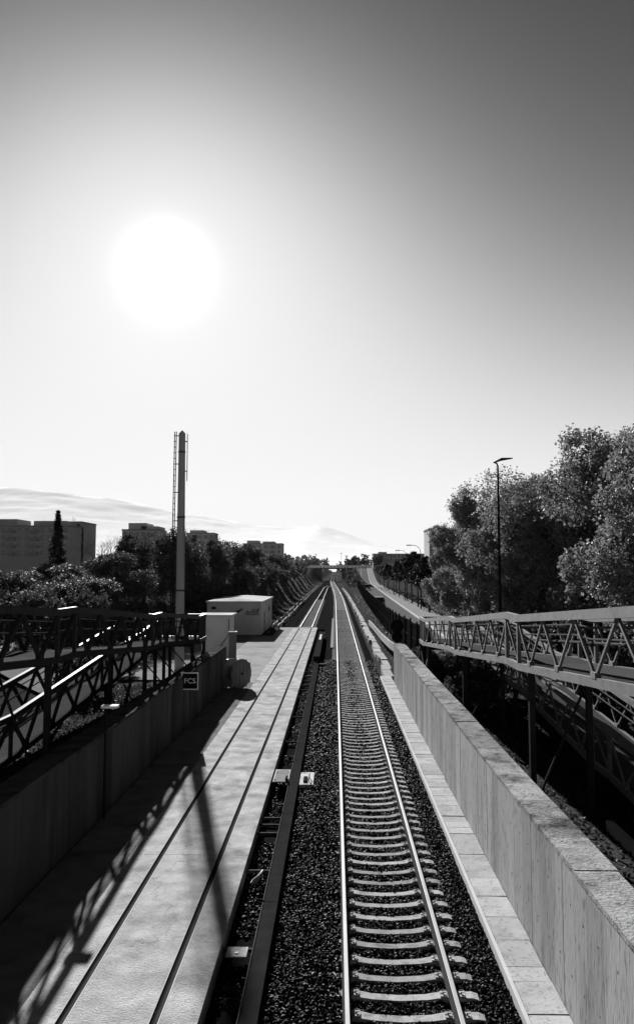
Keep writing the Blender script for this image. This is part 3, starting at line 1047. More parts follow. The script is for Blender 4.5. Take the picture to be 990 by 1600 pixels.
# round signal at the end of the right wall
sgn = thing('round_signal', (4.35, 52.3, 1.5), 'black round railway signal seen from behind at the wall end', 'signal')
MB().tube([(4.05, 52.3, 1.0), (4.05, 52.3, 3.0)], 0.06, 8).build('post', 'black', sgn)
MB().disc((4.05, 52.28, 3.32), (0, -0.05, 0), 0.43, 0.43, 30).build('target_board', 'black', sgn)
MB().disc((4.05, 52.28, 3.32), (0, 0.30, 0), 0.17, 0.17, 14).build('lamp_housing', 'black', sgn)
mb = MB().disc((4.05, 52.27, 2.62), (0, -0.05, 0), 0.36, 0.36, 24)
mb.build('lower_board', 'black', sgn)
MB().box(3.92, 4.18, 52.15, 52.6, 2.3, 2.75).build('relay_case', 'black', sgn)

# ------------------------------------------------------------------ fence, road, pavement
FT = [(44, 5.25), (50, 4.95), (57, 4.5), (68, 4.35), (80, 4.4), (105, 4.6), (130, 4.9), (190, 5.9), (240, 6.8)]
fence = thing('mesh_fence', (5, 45, 1.6), 'tall dark bar fence between the railway and the road', 'fence')
pm = MB()
for k in range(21):
    x = 0.06 + k * 0.118
    pm.box(x - 0.026, x + 0.026, -0.012, 0.012, 0.1, 2.08)
for z in (0.14, 1.1, 2.0):
    pm.box(0.0, 2.5, 0.013, 0.04, z, z + 0.05)
pan = pm.mesh('fence_panel', 'fence')
post_me = MB().box(-0.05, 0.05, -0.05, 0.05, -0.4, 2.2).mesh('post', 'fence')
fl0 = world_loc(fence)
yy = 44.0
while yy < 236:
    x0 = lerp_tab(FT, yy)
    x1 = lerp_tab(FT, yy + 2.5)
    ang = math.atan2(2.5, x1 - x0)
    z = float(H(x0 + 0.4, max(yy, 50))) if yy > 50 else 1.6
    po = link('post', post_me, fence, Vector((x0, yy, z)) - fl0)
    p = link('fence_panel', pan, fence, Vector((x0 + 0.05, yy, z + random.uniform(-0.04, 0.04))) - fl0)
    p.rotation_euler = (0, 0, ang)
    yy += 2.5 * math.sin(ang)

KR = [(45, 7.9), (81, 8.8), (140, 9.9), (214, 11.4), (300, 13.4), (400, 16.4), (470, 19), (560, 23)]
rows = []
for y in np.concatenate([np.arange(49, 240, 3.0), np.arange(240, 500, 6.0)]):
    r = lerp_tab(KR, y)
    l = max(lerp_tab(FT, y) + 0.35, r - 7.0) if y < 240 else r - 6.8 + 0.0
    rows.append((y, l, r))
ribbon('road', rows, 'asphalt', 6, 0.05, label='grey asphalt road climbing to the far bridge')
rows2 = [(y, r + 0.16, r + 2.9) for (y, l, r) in rows]
ribbon('pavement', rows2, 'pave', 4, 0.17, label='pale pavement along the right side of the road')
mb = MB()
for (a, b) in zip(rows[:-1], rows[1:]):
    za, zb = float(H(a[2], a[0])) + 0.09, float(H(b[2], b[0])) + 0.09
    mb.bar((a[2] + 0.07, a[0], za), (b[2] + 0.07, b[0], zb), 0.17, 0.22)
kbo = mb.build('kerb', 'kerb')
kbo['kind'] = 'structure'
mk = MB()
for (a, b) in list(zip(rows[:-1], rows[1:]))[::2]:
    c0, c1 = a[2] - 3.4, b[2] - 3.4
    z0, z1 = float(H(c0, a[0])) + 0.064, float(H(c1, b[0])) + 0.064
    mk.add([(c0 - 0.06, a[0], z0), (c0 + 0.06, a[0], z0), (c1 + 0.06, b[0], z1), (c1 - 0.06, b[0], z1)], [(0, 1, 2, 3)])
mko = mk.build('lane_marking', 'paint')
mko['kind'] = 'structure'


def car(loc, rot, label, m):
    c = thing('parked_car', loc, label, 'car', 'cars on the road beside the fence')
    base = Vector(loc)

    def add(mb, name, mm, par=c, smooth=False):
        me = mb.mesh(name, mm, (0, 0, 0), smooth)
        return link(name, me, par)
    prof = [(-2.1, 0.35), (-2.12, 0.75), (-1.95, 0.92), (-1.1, 1.0), (1.2, 1.0), (2.0, 0.82), (2.12, 0.6), (2.1, 0.3)]
    body = MB()
    for sx in (-0.86, 0.86):
        body.v += [(sx * (1.0 if z < 0.9 else 0.96), y, z) for (y, z) in prof]
    n = len(prof)
    body.f = [tuple(range(n)), tuple(reversed(range(n, 2 * n)))] + [(k, (k + 1) % n, n + (k + 1) % n, n + k) for k in range(n)]
    add(body, 'body', m)
    cabp = [(-1.85, 0.93), (-1.45, 1.42), (0.15, 1.46), (1.15, 0.99)]
    gl = MB()
    for sx in (-1, 1):
        gl.v += [(sx * (0.80 if z < 1.1 else 0.62), y, z) for (y, z) in cabp]
    gl.f = [(0, 1, 2, 3), (7, 6, 5, 4), (0, 4, 5, 1), (1, 5, 6, 2), (2, 6, 7, 3)]
    add(gl, 'windows', 'glass')
    add(MB().box(-0.6, 0.6, -1.42, 0.12, 1.45, 1.49), 'roof', m)
    for sx in (-1, 1):
        for (ya, za, yb, zb) in ((-1.85, 0.95, -1.45, 1.44), (0.15, 1.47, 1.15, 1.0), (-0.55, 1.0, -0.55, 1.46)):
            add(MB().bar((sx * 0.82, ya, za), (sx * 0.625, yb, zb), 0.06, 0.06), 'pillar', m)
        add(MB().box(sx * 0.86 - 0.05, sx * 0.86 + 0.13 * sx, 0.75, 0.9, 0.98, 1.1) if sx > 0 else MB().box(-1.0, -0.81, 0.75, 0.9, 0.98, 1.1), 'mirror', m)
        add(MB().box(min(sx * 0.55, sx * 0.82), max(sx * 0.55, sx * 0.82), -2.14, -2.08, 0.68, 0.84), 'tail_light', 'lens')
        add(MB().box(min(sx * 0.5, sx * 0.8), max(sx * 0.5, sx * 0.8), 2.06, 2.13, 0.55, 0.68), 'headlight', 'lens')
        for y in (-1.3, 1.35):
            w = add(MB().disc((sx * 0.66, y, 0.31), (sx * 0.22, 0, 0), 0.31, 0.31, 18), 'wheel', 'rubber')
            add(MB().disc((sx * 0.885, y, 0.31), (sx * 0.01, 0, 0), 0.19, 0.19, 12), 'rim', 'galv', w)
    add(MB().box(-0.26, 0.26, -2.15, -2.1, 0.5, 0.62), 'number_plate', 'sign_white')
    c.rotation_euler.z = rot
    return c


car((5.95, 110, 1.77), R(-1), 'dark car on the road just showing above the fence', 'car_dark')
car((8.2, 205, 1.77), R(-2), 'distant dark car further up the road', 'car_dark')

# ------------------------------------------------------------------ street furniture
sl = thing('street_lamp', (10.0, 48.5, 1.8), 'tall street lamp with flat head in front of the plane trees', 'lamp')
MB().tube([(10.0, 48.5, 1.7), (10.0, 48.5, 7), (10.0, 48.5, 13.4)], [0.11, 0.085, 0.055], 8).build('pole', 'dark_steel', sl)
MB().tube([(10.0, 48.5, 13.3), (9.95, 48.5, 13.5), (9.8, 48.5, 13.58)], 0.05, 6).build('arm', 'dark_steel', sl)
hd = MB()
hd.v = [(9.75, 48.4, 13.52), (9.75, 48.6, 13.52), (10.2, 48.33, 13.68), (10.2, 48.67, 13.68), (10.9, 48.42, 13.80), (10.9, 48.58, 13.80),
        (9.75, 48.4, 13.60), (9.75, 48.6, 13.60), (10.2, 48.33, 13.84), (10.2, 48.67, 13.84), (10.9, 48.42, 13.86), (10.9, 48.58, 13.86)]
hd.f = [(0, 1, 3, 2), (2, 3, 5, 4), (6, 8, 9, 7), (8, 10, 11, 9), (0, 2, 8, 6), (2, 4, 10, 8), (1, 7, 9, 3), (3, 9, 11, 5), (0, 6, 7, 1), (4, 5, 11, 10)]
hd.build('lamp_head', 'dark_steel', sl)

far_lamp = None
lamp_words = ['nearest of the curved street lamps along the pavement', 'second of the curved street lamps along the pavement',
              'third of the curved street lamps along the pavement', 'farthest of the curved street lamps along the pavement']
for k, (x, y) in enumerate([(11.2, 104), (11.9, 132), (13.2, 172), (14.8, 225)]):
    if far_lamp is None:
        far_lamp = thing('road_lamp', (0, 0, 0), lamp_words[k], 'lamp', 'curved lamps along the pavement')
        MB().tube([(0, 0, -0.1), (0, 0, 5), (0, 0, 7.6)], [0.09, 0.07, 0.05], 6).build('pole', 'dark_steel', far_lamp)
        MB().tube([(0, 0, 7.6), (-0.15, 0, 8.1), (-0.6, 0, 8.45), (-1.2, 0, 8.5)], 0.04, 6).build('arm', 'dark_steel', far_lamp)
        MB().box(-1.85, -1.15, -0.13, 0.13, 8.44, 8.56).build('lamp_head', 'dark_steel', far_lamp)
        o = far_lamp
    else:
        o = copy_tree(far_lamp)
    o.location = (x, y, float(H(x, y)))
    o['label'] = lamp_words[k]

binn = thing('litter_bin', (11.1, 100, 1.85), 'small dark litter bin on a post on the pavement', 'bin')
MB().tube([(11.1, 100, 1.85), (11.1, 100, 2.5)], 0.04, 6).build('post', 'dark_steel', binn)
MB().tube([(11.1, 99.9, 2.35), (11.1, 99.9, 3.0)], [0.22, 0.27], 10).build('basket', 'black', binn)
MB().tube([(11.1, 99.9, 2.98), (11.1, 99.9, 3.05)], [0.29, 0.29], 10).build('rim', 'dark_steel', binn)
ts = thing('traffic_sign', (10.25, 60, 1.8), 'round traffic sign just showing above the right ramp rail', 'sign')
MB().tube([(10.25, 60, 1.7), (10.25, 60, 3.8)], 0.03, 6).build('post', 'galv', ts)
MB().disc((10.25, 59.96, 3.60), (0, -0.02, 0), 0.27, 0.27, 24).build('disc', 'print_dark', ts)
rim = MB()
rim.tube([(10.25 + 0.27 * math.cos(a), 59.95, 3.60 + 0.27 * math.sin(a)) for a in np.linspace(0, 2 * math.pi, 25)], 0.035, 5)
rim.build('rim', 'sign_white', ts)
for (px, py, h, r, lab) in ((6.4, 440, 15.0, 0.35, 'thick pale pole standing right of the far bridge'), (-12.5, 520, 17.5, 0.15, 'thin pole rising above the left end of the far bridge'),
                            (4.5, 560, 19, 0.14, 'thin pole rising behind the middle of the far bridge')):
    z0 = float(H(px, py))
    pp = thing('line_pole', (px, py, z0), lab, 'pole', 'poles around the far bridge')
    MB().tube([(px, py, z0 - 0.3), (px, py, h)], [r, r * 0.7], 8).build('shaft', 'kerb' if r > 0.3 else 'steel_dull', pp)
    MB().bar((px - 1.0, py, h - 0.6), (px + 1.0, py, h - 0.6), 0.2, 0.2).build('crossarm', 'steel_dull', pp)

# ------------------------------------------------------------------ far bridge
br = thing('road_bridge', (-3, 486, 0), 'flat concrete road bridge crossing the tracks in the distance', 'bridge')
MB().box(-24, 22, 480, 492, 7.3, 8.35).build('deck', 'bridge_dark', br)
MB().box(-24, 22, 479.7, 479.98, 8.1, 9.6).build('parapet', 'sign_white', br)  # whitened to stand in for haze over its shaded face
MB().box(-24, 22, 492.02, 492.3, 8.1, 9.6).build('parapet', 'bridge', br)
for k in range(22):
    MB().box(-23.4 + k * 2.1, -23.2 + k * 2.1, 479.55, 479.69, 8.2, 9.7).build('railing_post', 'bridge_dark', br)
MB().box(-24, -8.0, 481, 491, -0.3, 7.29).build('abutment', 'bridge_dark', br)
MB().box(4.2, 22, 481, 491, -0.3, 7.29).build('abutment', 'bridge_dark', br)
for yc in (481.5, 486, 490):
    MB().box(1.7, 2.6, yc - 0.4, yc + 0.4, -0.3, 7.29).build('pier', 'sign_white', br)
MB().box(1.4, 2.9, 481.0, 490.8, 6.6, 7.295).build('pier_cap', 'bridge_dark', br)


# ------------------------------------------------------------------ buildings
def building(loc, w, d, h, floors, bays, label, m, setbacks=()):
    x, y, z = loc
    b = thing('apartment_building', loc, label, 'building', 'apartment blocks behind the trees')
    wl0 = MB().box(x - w / 2, x + w / 2, y, y + d, z, h).build('wall', m, b)
    MB().box(x - w / 2 - 0.15, x + w / 2 + 0.15, y - 0.15, y + d + 0.15, h + 0.001, h + 0.5).build('parapet', 'bridge', b)
    for (a0, a1, hh) in setbacks:
        MB().box(x - w / 2 + w * a0, x - w / 2 + w * a1, y + 1.2, y + d - 1.2, h + 0.501, h + hh).build('roof_storey', m, b)
    fh = (h - z) / floors
    win = MB().box(-0.62, 0.62, -0.03, 0.02, -0.7, 0.7).mesh('window', 'glass')
    sill = MB().box(-0.75, 0.75, -0.12, 0.02, -0.83, -0.72).mesh('sill', 'kerb')
    bal = MB().box(-1.35, 1.35, -0.9, -0.02, -0.85, 0.12).mesh('balcony', 'bridge')
    base = world_loc(b)
    for i in range(floors):
        for k in range(bays):
            wx = x - w / 2 + w * (k + 0.5) / bays
            wz = z + fh * (i + 0.55)
            if i < floors * 0.3:
                continue
            o = link('window', win, b, Vector((wx, y - 0.005, wz)) - base)
            link('balcony' if k % 3 == 1 else 'sill', bal if k % 3 == 1 else sill, o, (0, -0.005, 0))
    for q in range(3):
        ax_ = x - w / 2 + w * random.uniform(0.1, 0.9)
        MB().tube([(ax_, y + 3, h + 0.4), (ax_, y + 3, h + random.uniform(1.6, 2.6))], 0.07, 5).build('aerial', 'steel_dull', b)
    return b


building((-99.5, 250, 4), 30, 14, 20.6, 7, 12, 'long apartment block behind the conifer, farthest left', 'brick', ((0.08, 0.42, 2.6), (0.60, 0.95, 2.0)))
building((-90.5, 262, 4), 12, 16, 22.6, 7, 5, 'taller brick end block right of the conifer', 'brick', ())
building((-69.8, 282, 4), 13, 14, 21.0, 6, 6, 'apartment block with stepped roof left of the radio mast', 'render', ((0.15, 0.65, 2.8), (0.5, 0.98, 1.6)))
building((-57.2, 335, 4), 11.6, 12, 22.2, 6, 5, 'block rising just right of the radio mast', 'brick', ((0.1, 0.6, 1.6),))
building((-38.5, 420, 4), 21, 14, 20.5, 6, 6, 'pale distant block above the left tree line', 'render', ((0.1, 0.4, 2.0), (0.5, 0.8, 1.5)))
building((35, 240, 3), 13, 14, 19.0, 7, 6, 'tall block half hidden by the plane trees', 'render', ((0.1, 0.4, 1.2),))
building((43, 520, 7), 36, 14, 17.0, 4, 14, 'long low block beyond the street trees on the right', 'brick', ((0.1, 0.25, 1.6), (0.7, 0.8, 1.8)))


# ------------------------------------------------------------------ trees
def leaves(P, size, jit=0.35):
    """one folded leaf (two triangles) per point"""
    n = len(P)
    s = size * rng.uniform(1 - jit, 1 + jit, (n, 1, 1))
    base = np.array([(-0.5, 0, 0), (0.0, -0.42, 0.10), (0.6, 0, 0.0), (0.0, 0.42, 0.10)])[None] * s
    V = np.einsum('nij,nkj->nki', rand_rot(n), base) + P[:, None, :]
    F = np.arange(n * 4).reshape(n, 4)
    return V.reshape(-1, 3), F


def crown_points(n_lobes, rx, rz, zc, per, lobe_r, low=0.0, fill=0.25):
    """clumped points: leaf clusters sitting on lobes that make up an uneven crown"""
    pts = []
    cl = 32
    for j in range(n_lobes):
        while True:
            c = rng.uniform(-1, 1, 3)
            if 0.25 < np.dot(c, c) < 1.0 and c[2] > -1 + low:
                break
        c = c * np.array([rx, rx, rz]) * 0.84
        lr = lobe_r * rng.uniform(0.55, 1.3)
        ncl = per // cl
        d = rng.normal(size=(ncl, 3))
        d /= np.linalg.norm(d, axis=1, keepdims=True)
        rr = np.where(rng.random((ncl, 1)) < fill, rng.uniform(0.2, 0.9, (ncl, 1)), rng.uniform(0.82, 1.12, (ncl, 1)))
        cc_ = c + d * lr * rr * np.array([1, 1, 0.85])
        p = (cc_[:, None, :] + rng.normal(size=(ncl, cl, 3)) * lr * 0.14).reshape(-1, 3)
        pts.append(p)
    p = np.concatenate(pts)
    p[:, 2] += zc
    return p


def trunk_mesh(h, r, limbs, spread, m, name='trunk', start=0.3, forks=2):
    mb = MB()
    bend = random.uniform(-0.3, 0.3)
    mb.tube([(0, 0, -0.3), (bend * 0.2, 0, h * 0.3), (bend, 0.1, h * 0.62), (bend * 0.8, 0, h * 0.92)], [r, r * 0.8, r * 0.5, r * 0.12], 8)
    for k in range(limbs):
        t = start + (0.88 - start) * k / max(1, limbs - 1)
        a = k * 2.4 + random.uniform(-0.4, 0.4)
        p0 = Vector((bend * t, 0.05, h * t))
        d = Vector((math.cos(a), math.sin(a), random.uniform(0.35, 0.9))).normalized()
        L = spread * random.uniform(0.6, 1.0) * (1.15 - 0.6 * t)
        p1 = p0 + d * L * 0.5
        p2 = p0 + d * L + Vector((0, 0, L * 0.22))
        rr = r * (0.42 - 0.25 * t)
        mb.tube([p0, p1, p2], [rr, rr * 0.6, rr * 0.2], 5)
        for q in range(forks):
            a2 = a + random.uniform(-1.0, 1.0)
            d2 = Vector((math.cos(a2), math.sin(a2), random.uniform(0.3, 1.2))).normalized()
            p3 = p1 + d2 * L * 0.5
            mb.tube([p1, p1.lerp(p3, 0.5) + Vector((0, 0, 0.05)), p3], [rr * 0.5, rr * 0.3, rr * 0.12], 4)
    return mb.mesh(name, m, smooth=True)


def tree_kind(name, trunk, crown):
    """an unlinked prototype: (name, trunk mesh, crown mesh)"""
    return (name, trunk, crown)


def place_tree(kind, loc, scale, rot, label, cat='tree', group=None):
    t = thing(kind[0], loc, label, cat, group)
    t.scale = scale if isinstance(scale, tuple) else (scale,) * 3
    t.rotation_euler.z = rot
    if kind[1]:
        link('trunk', kind[1], t)
    if kind[2]:
        link('crown', kind[2], t)
    return t


plane_kinds = []
for k in range(4):
    v, f = leaves(crown_points(24, 4.5, 5.6, 6.1, 2500, 1.4, 0.0), 0.145)
    plane_kinds.append(tree_kind('plane_tree', trunk_mesh(9.4, 0.24, 11, 2.8, 'bark_pale', start=0.22), np_mesh('crown', v, f, 'leaf_plane')))
# x, y, top z, radius factor, label
planes = [
    (11.0, 61, 13.6, 0.86, 'plane tree at the left edge of the leafy row, behind the tall street lamp'),
    (13.0, 55, 13.9, 1.0, 'plane tree rising directly right of the tall street lamp head'),
    (14.9, 50, 14.2, 1.0, 'broad plane tree in the middle of the leafy right row'),
    (15.2, 42, 16.0, 1.15, 'tallest plane tree reaching the right edge of the picture'),
    (14.6, 33.5, 13.5, 1.0, 'nearest plane tree at the right edge above the ramp'),
    (20.5, 72, 15.6, 1.15, 'plane tree behind the middle of the leafy right row'),
    (16.8, 84, 14.8, 1.0, 'plane tree behind the left part of the leafy right row'),
    (12.0, 80, 11.4, 0.75, 'small plane tree overhanging the pavement, leftmost of the leafy row'),
    (12.6, 50.5, 12.6, 0.80, 'plane tree close behind the tall street lamp pole'),
    (17.5, 47, 15.4, 1.05, 'plane tree between the tallest crown and the middle crown'),
    (20.5, 56, 15.2, 1.1, 'plane tree deep behind the ramp between taller crowns'),
    (19.5, 40, 14.5, 1.1, 'plane tree deep behind the nearest crowns at right'),
]
for k, (x, y, top, rf_, lab) in enumerate(planes):
    z = float(H(x, y))
    s = (top - z) / 12.2
    place_tree(plane_kinds[k % 4], (x, y, z), (rf_, rf_, s), k * 1.3, lab, 'tree', 'plane trees along the right street')

street_kinds = []
for k in range(2):
    v, f = leaves(crown_points(10, 1.7, 2.2, 4.9, 420, 0.75, 0.1), 0.24)
    street_kinds.append(tree_kind('street_tree', trunk_mesh(6.2, 0.12, 8, 1.7, 'bark', start=0.42), np_mesh('crown', v, f, 'leaf_dark')))
names = ['first', 'second', 'third', 'fourth', 'fifth', 'sixth', 'seventh', 'eighth', 'ninth']
for k, y in enumerate([96, 110, 122, 136, 152, 172, 196, 226, 262]):
    x = lerp_tab(KR, y) + 2.2 + random.uniform(-0.1, 0.1)
    place_tree(street_kinds[k % 2], (x, y, float(H(x, y)) + 0.1), (1, 1, random.uniform(0.95, 1.2)), k * 1.1,
               f'slim dark street tree on the pavement, {names[k]} from the plane trees', 'tree', 'street trees on the pavement')
for k, (x, y) in enumerate([(16.5, 118), (17.5, 140), (19, 165), (21, 195), (24, 232), (28, 275)]):
    place_tree(street_kinds[(k + 1) % 2], (x, y, float(H(x, y)) - 0.6), (1.7, 1.7, 1.15), k * 0.9,
               f'bushy dark tree in the row behind the pavement trees, {names[k]} from the camera', 'tree', 'bushy trees behind the pavement')

left_kinds = []
for k in range(3):
    v, f = leaves(crown_points(20, 2.9, 2.9, 3.0, 1200, 1.05, 0.0), 0.13)
    left_kinds.append(tree_kind('leafy_tree', trunk_mesh(5.6, 0.16, 9, 2.2, 'bark', start=0.2), np_mesh('crown', v, f, 'leaf_shrub')))
lefts = [
    (-26, 62, 7.6, 1.22, 'leafy tree at the left edge of the picture beyond the ramp'),
    (-25, 78, 7.4, 1.22, 'low leafy tree right of the tall conifer'),
    (-20.5, 66, 7.0, 1.10, 'rounded leafy tree behind the middle of the left ramp'),
    (-20.5, 74, 9.6, 1.16, 'leafy tree below the block with stepped roof'),
    (-19.8, 82, 12.6, 1.28, 'tall leafy tree just left of the radio mast'),
    (-18.2, 91, 13.4, 1.28, 'tall leafy tree directly behind the radio mast'),
    (-17.9, 97, 13.0, 1.28, 'leafy tree just right of the radio mast'),
    (-16.6, 107, 13.4, 1.28, 'leafy tree above the roof of the large white hut'),
    (-16.6, 119, 12.4, 1.28, 'leafy tree right of the hut roof on the slope top'),
    (-15.6, 141, 12.8, 1.34, 'first leafy tree along the slope top beyond the hut'),
    (-16.6, 160, 10.9, 1.34, 'second leafy tree along the slope top beyond the hut'),
    (-15.2, 194, 12.0, 1.46, 'third leafy tree along the slope top beyond the hut'),
    (-15.6, 228, 11.0, 1.59, 'fourth leafy tree along the slope top beyond the hut'),
    (-15.6, 275, 11.2, 1.71, 'fifth leafy tree along the slope top beyond the hut'),
    (-15.6, 330, 12.0, 1.83, 'sixth leafy tree along the slope top, nearest the bridge'),
    (-33, 92, 8.5, 1.59, 'broad leafy tree left of the tall conifer'),
    (-30, 110, 9.3, 1.71, 'broad leafy tree behind the tall conifer'),
    (-25, 120, 12.0, 1.71, 'broad leafy tree in the second row left of the mast'),
]
for k, (x, y, top, rf_, lab) in enumerate(lefts):
    z = float(H(x, y)) - 0.2
    place_tree(left_kinds[k % 3], (x, y, z), (rf_, rf_, (top - z) / 6.7), k * 1.7, lab, 'tree', 'leafy trees on the left slope')

bush_kinds = []
for k in range(2):
    v, f = leaves(crown_points(9, 1.5, 0.9, 0.9, 520, 0.65, 0.35), 0.13)
    bush_kinds.append(tree_kind('shrub', trunk_mesh(1.2, 0.05, 7, 1.0, 'bark', 'trunk', 0.1, 1), np_mesh('crown', v, f, 'leaf_shrub')))
bushes = [
    (-21, 55, 1.2, 'low shrub beyond the left ramp near the picture edge'), (-18.5, 58, 1.3, 'low shrub behind the second landing of the left ramp'),
    (-17.0, 63, 1.35, 'shrub left of the mast foot'), (-16.2, 69, 1.4, 'shrub just right of the mast foot'),
    (-16.0, 77, 1.4, 'shrub behind the small white cabin'), (-15.8, 84, 1.4, 'shrub at the back corner of the large white hut'),
    (-24, 58, 1.2, 'shrub below the tree at the left edge'), (-22, 45, 1.1, 'shrub seen through the lower flight of the left ramp'),
    (8.3, 43.2, 1.1, 'shrub growing below the right ramp'), (6.3, 38.5, 0.85, 'small shrub between the right wall and ramp legs'),
    (11.5, 36, 1.3, 'shrub on the bank behind the lower right ramp'), (11.8, 27, 1.3, 'shrub on the bank nearest the right picture edge'),
    (5.9, 47.5, 0.7, 'small shrub beside the fence end post'),
    (12.6, 46, 1.7, 'large shrub on the bank behind the middle of the right ramp'), (12.4, 54, 1.6, 'large shrub below the second plane tree'),
    (12.8, 40, 1.7, 'large shrub on the bank behind the near part of the right ramp'), (13.2, 64, 1.6, 'large shrub at the foot of the leftmost tall plane tree'),
    (13.4, 72, 1.6, 'large shrub between the street lamp foot and the pavement'),
    (-14.5, 52, 1.2, 'shrub right behind the end landing of the left ramp'), (-13.2, 43, 1.2, 'shrub under the end landing of the left ramp'),
    (-13.2, 112, 1.5, 'shrub on the slope crest nearest the large white hut'), (-12.6, 117, 1.0, 'small shrub on the slope just past the large white hut'),
    (-13.4, 126, 1.7, 'round shrub on the slope crest past the hut corner'), (-12.2, 134, 1.2, 'shrub half way down the slope past the hut'),
    (-13.4, 147, 1.8, 'wide shrub on the slope crest in the middle distance'), (-12.4, 155, 1.2, 'shrub on the upper slope in the middle distance'),
    (-13.2, 168, 1.9, 'dark shrub on the slope crest above the drain'), (-12.6, 180, 1.4, 'shrub on the upper slope above the drain'),
    (-13.4, 205, 2.0, 'shrub on the far slope crest before the bridge'), (-12.6, 222, 1.6, 'shrub on the far upper slope before the bridge'),
    (-13.4, 248, 2.1, 'wide shrub on the far slope crest'), (-13.0, 300, 2.2, 'last shrub on the left slope crest before the bridge'),
    (8.0, 300, 1.2, 'first dark shrub on the bank between rails and climbing road'), (8.4, 335, 1.3, 'second dark shrub on the bank between rails and climbing road'),
    (7.6, 370, 1.3, 'third dark shrub on the bank between rails and climbing road'), (8.4, 405, 1.4, 'fourth dark shrub on the bank between rails and climbing road'),
    (8.0, 440, 1.5, 'dark shrub nearest the right abutment of the far bridge'),
]
for k, (x, y, s, lab) in enumerate(bushes):
    place_tree(bush_kinds[k % 2], (x, y, float(H(x, y)) - 0.05), s, k * 1.9, lab, 'shrub', 'shrubs beside the ramps and huts')

# conifer
zc = float(H(-36, 102))
cp = []
for k in range(46):
    t = k / 45
    z = 0.8 + 9.0 * t
    r = 1.75 * (1 - t) ** 0.8 + 0.08
    nb = 7 + int(8 * (1 - t))
    for a in rng.uniform(0, 2 * math.pi, nb):
        rr = rng.uniform(0.3, 1.0, 26)[:, None] * r * rng.uniform(0.7, 1.15)
        p = np.concatenate([np.cos(a) * rr, np.sin(a) * rr, z - rr * 0.35], 1) + rng.normal(size=(26, 3)) * 0.10
        cp.append(p)
v, f = leaves(np.concatenate(cp), 0.16)
place_tree(tree_kind('conifer_tree', trunk_mesh(10.0, 0.18, 4, 0.6, 'bark'), np_mesh('crown', v, f, 'leaf_dark')), (-36, 102, zc), (1.0, 1.0, (14.6 - zc) / 9.9), 0,
           'tall dark narrow conifer in front of the left apartment block', 'tree')


# bare trees
def bare_tree(h):
    mb = MB()

    def grow(p, d, L, r, lev):
        q = p + d * L
        mb.tube([p, p.lerp(q, 0.5) + Vector((random.uniform(-1, 1), random.uniform(-1, 1), 0)) * L * 0.06, q], [r, r * 0.8, r * 0.6], 4 if lev else 6, False)
        if lev >= 5:
            return
        for _ in range(3 if lev < 4 else 2):
            nd = (d + Vector((random.uniform(-1, 1), random.uniform(-1, 1), random.uniform(-0.25, 0.7))) * 0.62).normalized()
            grow(q, nd, L * random.uniform(0.62, 0.85), r * 0.55, lev + 1)
    grow(Vector((0, 0, -0.2)), Vector((0, 0, 1)), h * 0.3, 0.12, 0)
    return mb.mesh('trunk', 'bark')


for k, (x, y, h, lab) in enumerate([(-25.5, 88, 7.5, 'leafless tree between the two left apartment blocks'), (-34, 115, 8.0, 'leafless tree left of the tall conifer'),
                                    (-27.5, 95, 7.0, 'leafless tree close right of the tall conifer')]):
    place_tree(tree_kind('bare_tree', bare_tree(h), None), (x, y, float(H(x, y))), 1.0, k, lab, 'tree', 'leafless trees on the left')

# street patch at the left and its parapet
ribbon('path', [(y, -52, -24.5 - (y - 84) * 0.3) for y in np.arange(84, 93, 1.0)], 'pave', 8, 0.14, label='sunlit pale street patch seen under the left trees')
ribbon('footpath', [(y, -19, -14) for y in np.arange(40, 49, 1.0)], 'pave', 8, 0.10, label='small paved patch beyond the left ramp')

# trees behind the bridge and the far wood
far_kinds = []
for k in range(2):
    v, f = leaves(crown_points(12, 3.4, 4.4, 7.2, 330, 1.5, 0.0), 0.55)
    far_kinds.append(tree_kind('pine_tree', trunk_mesh(10, 0.25, 6, 2.2, 'bark'), np_mesh('crown', v, f, 'leaf_far')))
fars = [(13, 520, 17), (19.5, 530, 18.5), (27, 515, 17.5), (33.5, 540, 19), (9.5, 545, 15.5), (-32, 500, 16), (-24, 545, 15), (-19, 570, 14)]
ws = ['tree standing over the right end of the far bridge', 'second tree right of the far bridge', 'third tree right of the far bridge',
      'fourth tree right of the far bridge', 'tree behind the pale pole at the far bridge', 'tree at the left end of the far bridge',
      'tree just behind the left part of the far bridge', 'lowest tree behind the left part of the far bridge']
for k, (x, y, top) in enumerate(fars):
    z = float(H(x, y))
    place_tree(far_kinds[k % 2], (x, y, z - 0.3), (1.0, 1.0, (top - z) / 12.3), k, ws[k], 'tree', 'trees behind the far bridge')
n = 420
wx = np.concatenate([rng.uniform(-420, 420, 320), rng.uniform(-1500, 1500, 300)])
wy = rng.uniform(1100, 1500, len(wx))
keep = (np.abs(wx + 3) > 9)
wx, wy = wx[keep], wy[keep]
wz = H(wx, wy)
pts = []
for x, y, z in zip(wx, wy, wz):
    h = rng.uniform(11, 21)
    d = rng.normal(size=(60, 3))
    d /= np.linalg.norm(d, axis=1, keepdims=True)
    pts.append(np.array([x, y, z + h * 0.5]) + d * np.array([5.5, 5.5, h * 0.55]) * rng.uniform(0.6, 1.0, (60, 1)))
v, f = leaves(np.concatenate(pts), 3.2)
o = link('far_wood', np_mesh('far_wood', v, f, 'leaf_far'))
tag(o, 'distant hazy belt of trees behind the bridge', 'wood', kind='stuff')

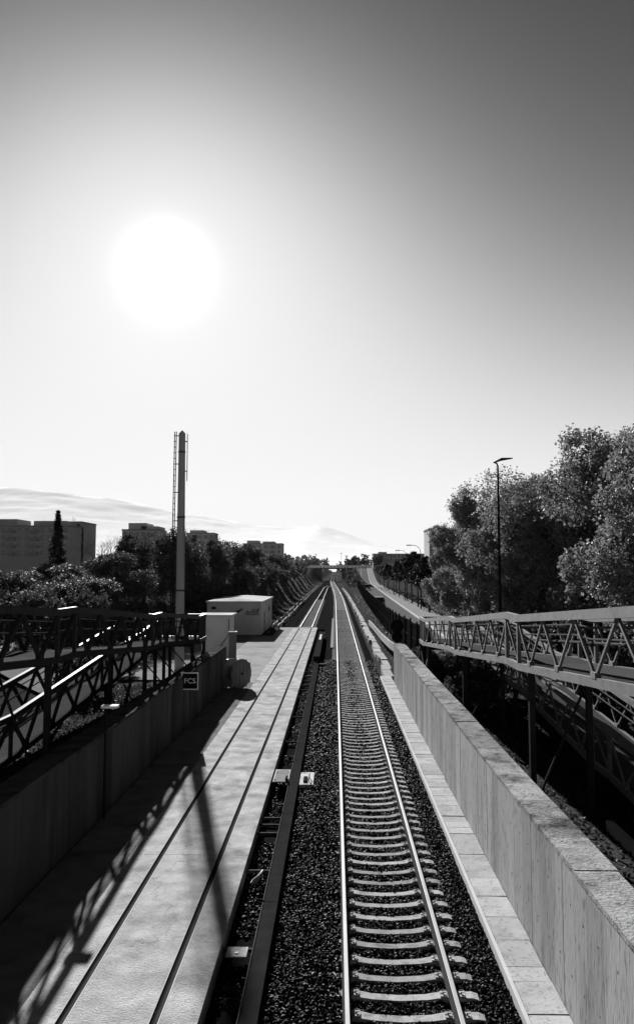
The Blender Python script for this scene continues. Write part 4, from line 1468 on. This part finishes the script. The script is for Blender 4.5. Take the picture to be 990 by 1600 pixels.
# ------------------------------------------------------------------ grass and creepers
def blades(n, xf, yf, size, name, label, m='grass', zoff=0.05):
    X, Y = xf(n), yf(n)
    keep = np.ones(n, bool)
    Z = H(X, Y) + zoff + rng.uniform(0, size * 0.6, n)
    P = np.stack([X, Y, Z], -1)
    v, f = leaves(P, size)
    o = link(name, np_mesh(name, v, f, m))
    return tag(o, label, 'grass', kind='stuff')


blades(52000, lambda n: rng.uniform(-15.5, -7.9, n), lambda n: 104 + 230 * rng.random(n) ** 1.5, 0.26, 'slope_grass', 'rough grass on the slope left of the tracks')
blades(16000, lambda n: rng.uniform(-34, -15.0, n), lambda n: 44 + 70 * rng.random(n), 0.24, 'bank_grass', 'rough ground cover under the left trees')
blades(9000, lambda n: rng.uniform(4.6, 12.5, n), lambda n: 12 + 33 * rng.random(n), 0.10, 'creeper', 'dark creeper covering the ground below the right ramp', 'leaf_dark')
blades(7000, lambda n: rng.uniform(-12.8, -7.3, n), lambda n: 14 + 32 * rng.random(n), 0.10, 'weeds', 'weeds on the ground below the left ramp', 'leaf_dark')
blades(5000, lambda n: rng.uniform(4.1, 5.2, n), lambda n: 51 + 120 * rng.random(n) ** 1.4, 0.16, 'verge_grass', 'weeds on the strip below the road fence')
blades(9000, lambda n: rng.uniform(4.4, 11.5, n), lambda n: 238 + 235 * rng.random(n), 0.55, 'embankment_scrub', 'dark scrub on the bank below the climbing road', 'leaf_dark')
blades(4000, lambda n: rng.uniform(11.5, 16, n), lambda n: 60 + 170 * rng.random(n) ** 1.4, 0.22, 'hedge_grass', 'ground cover behind the pavement', 'leaf_dark')

# ------------------------------------------------------------------ haze
hz = MB().box(-11500, 11500, -900, 12500, -2.0, 1130).build('haze', 'soil')
hm = bpy.data.materials.new('haze')
hm.use_nodes = True
hn = hm.node_tree.nodes
hn.clear()
ho = hn.new('ShaderNodeOutputMaterial')
hv = hn.new('ShaderNodeVolumePrincipled')
hv.inputs['Color'].default_value = grey(0.9)
hv.inputs['Density'].default_value = 0.000014
hv.inputs['Anisotropy'].default_value = 0.0
hm.node_tree.links.new(hv.outputs[0], ho.inputs['Volume'])
hz.data.materials.clear()
hz.data.materials.append(hm)
tag(hz, 'thin pale haze over the whole place', 'haze', kind='stuff')
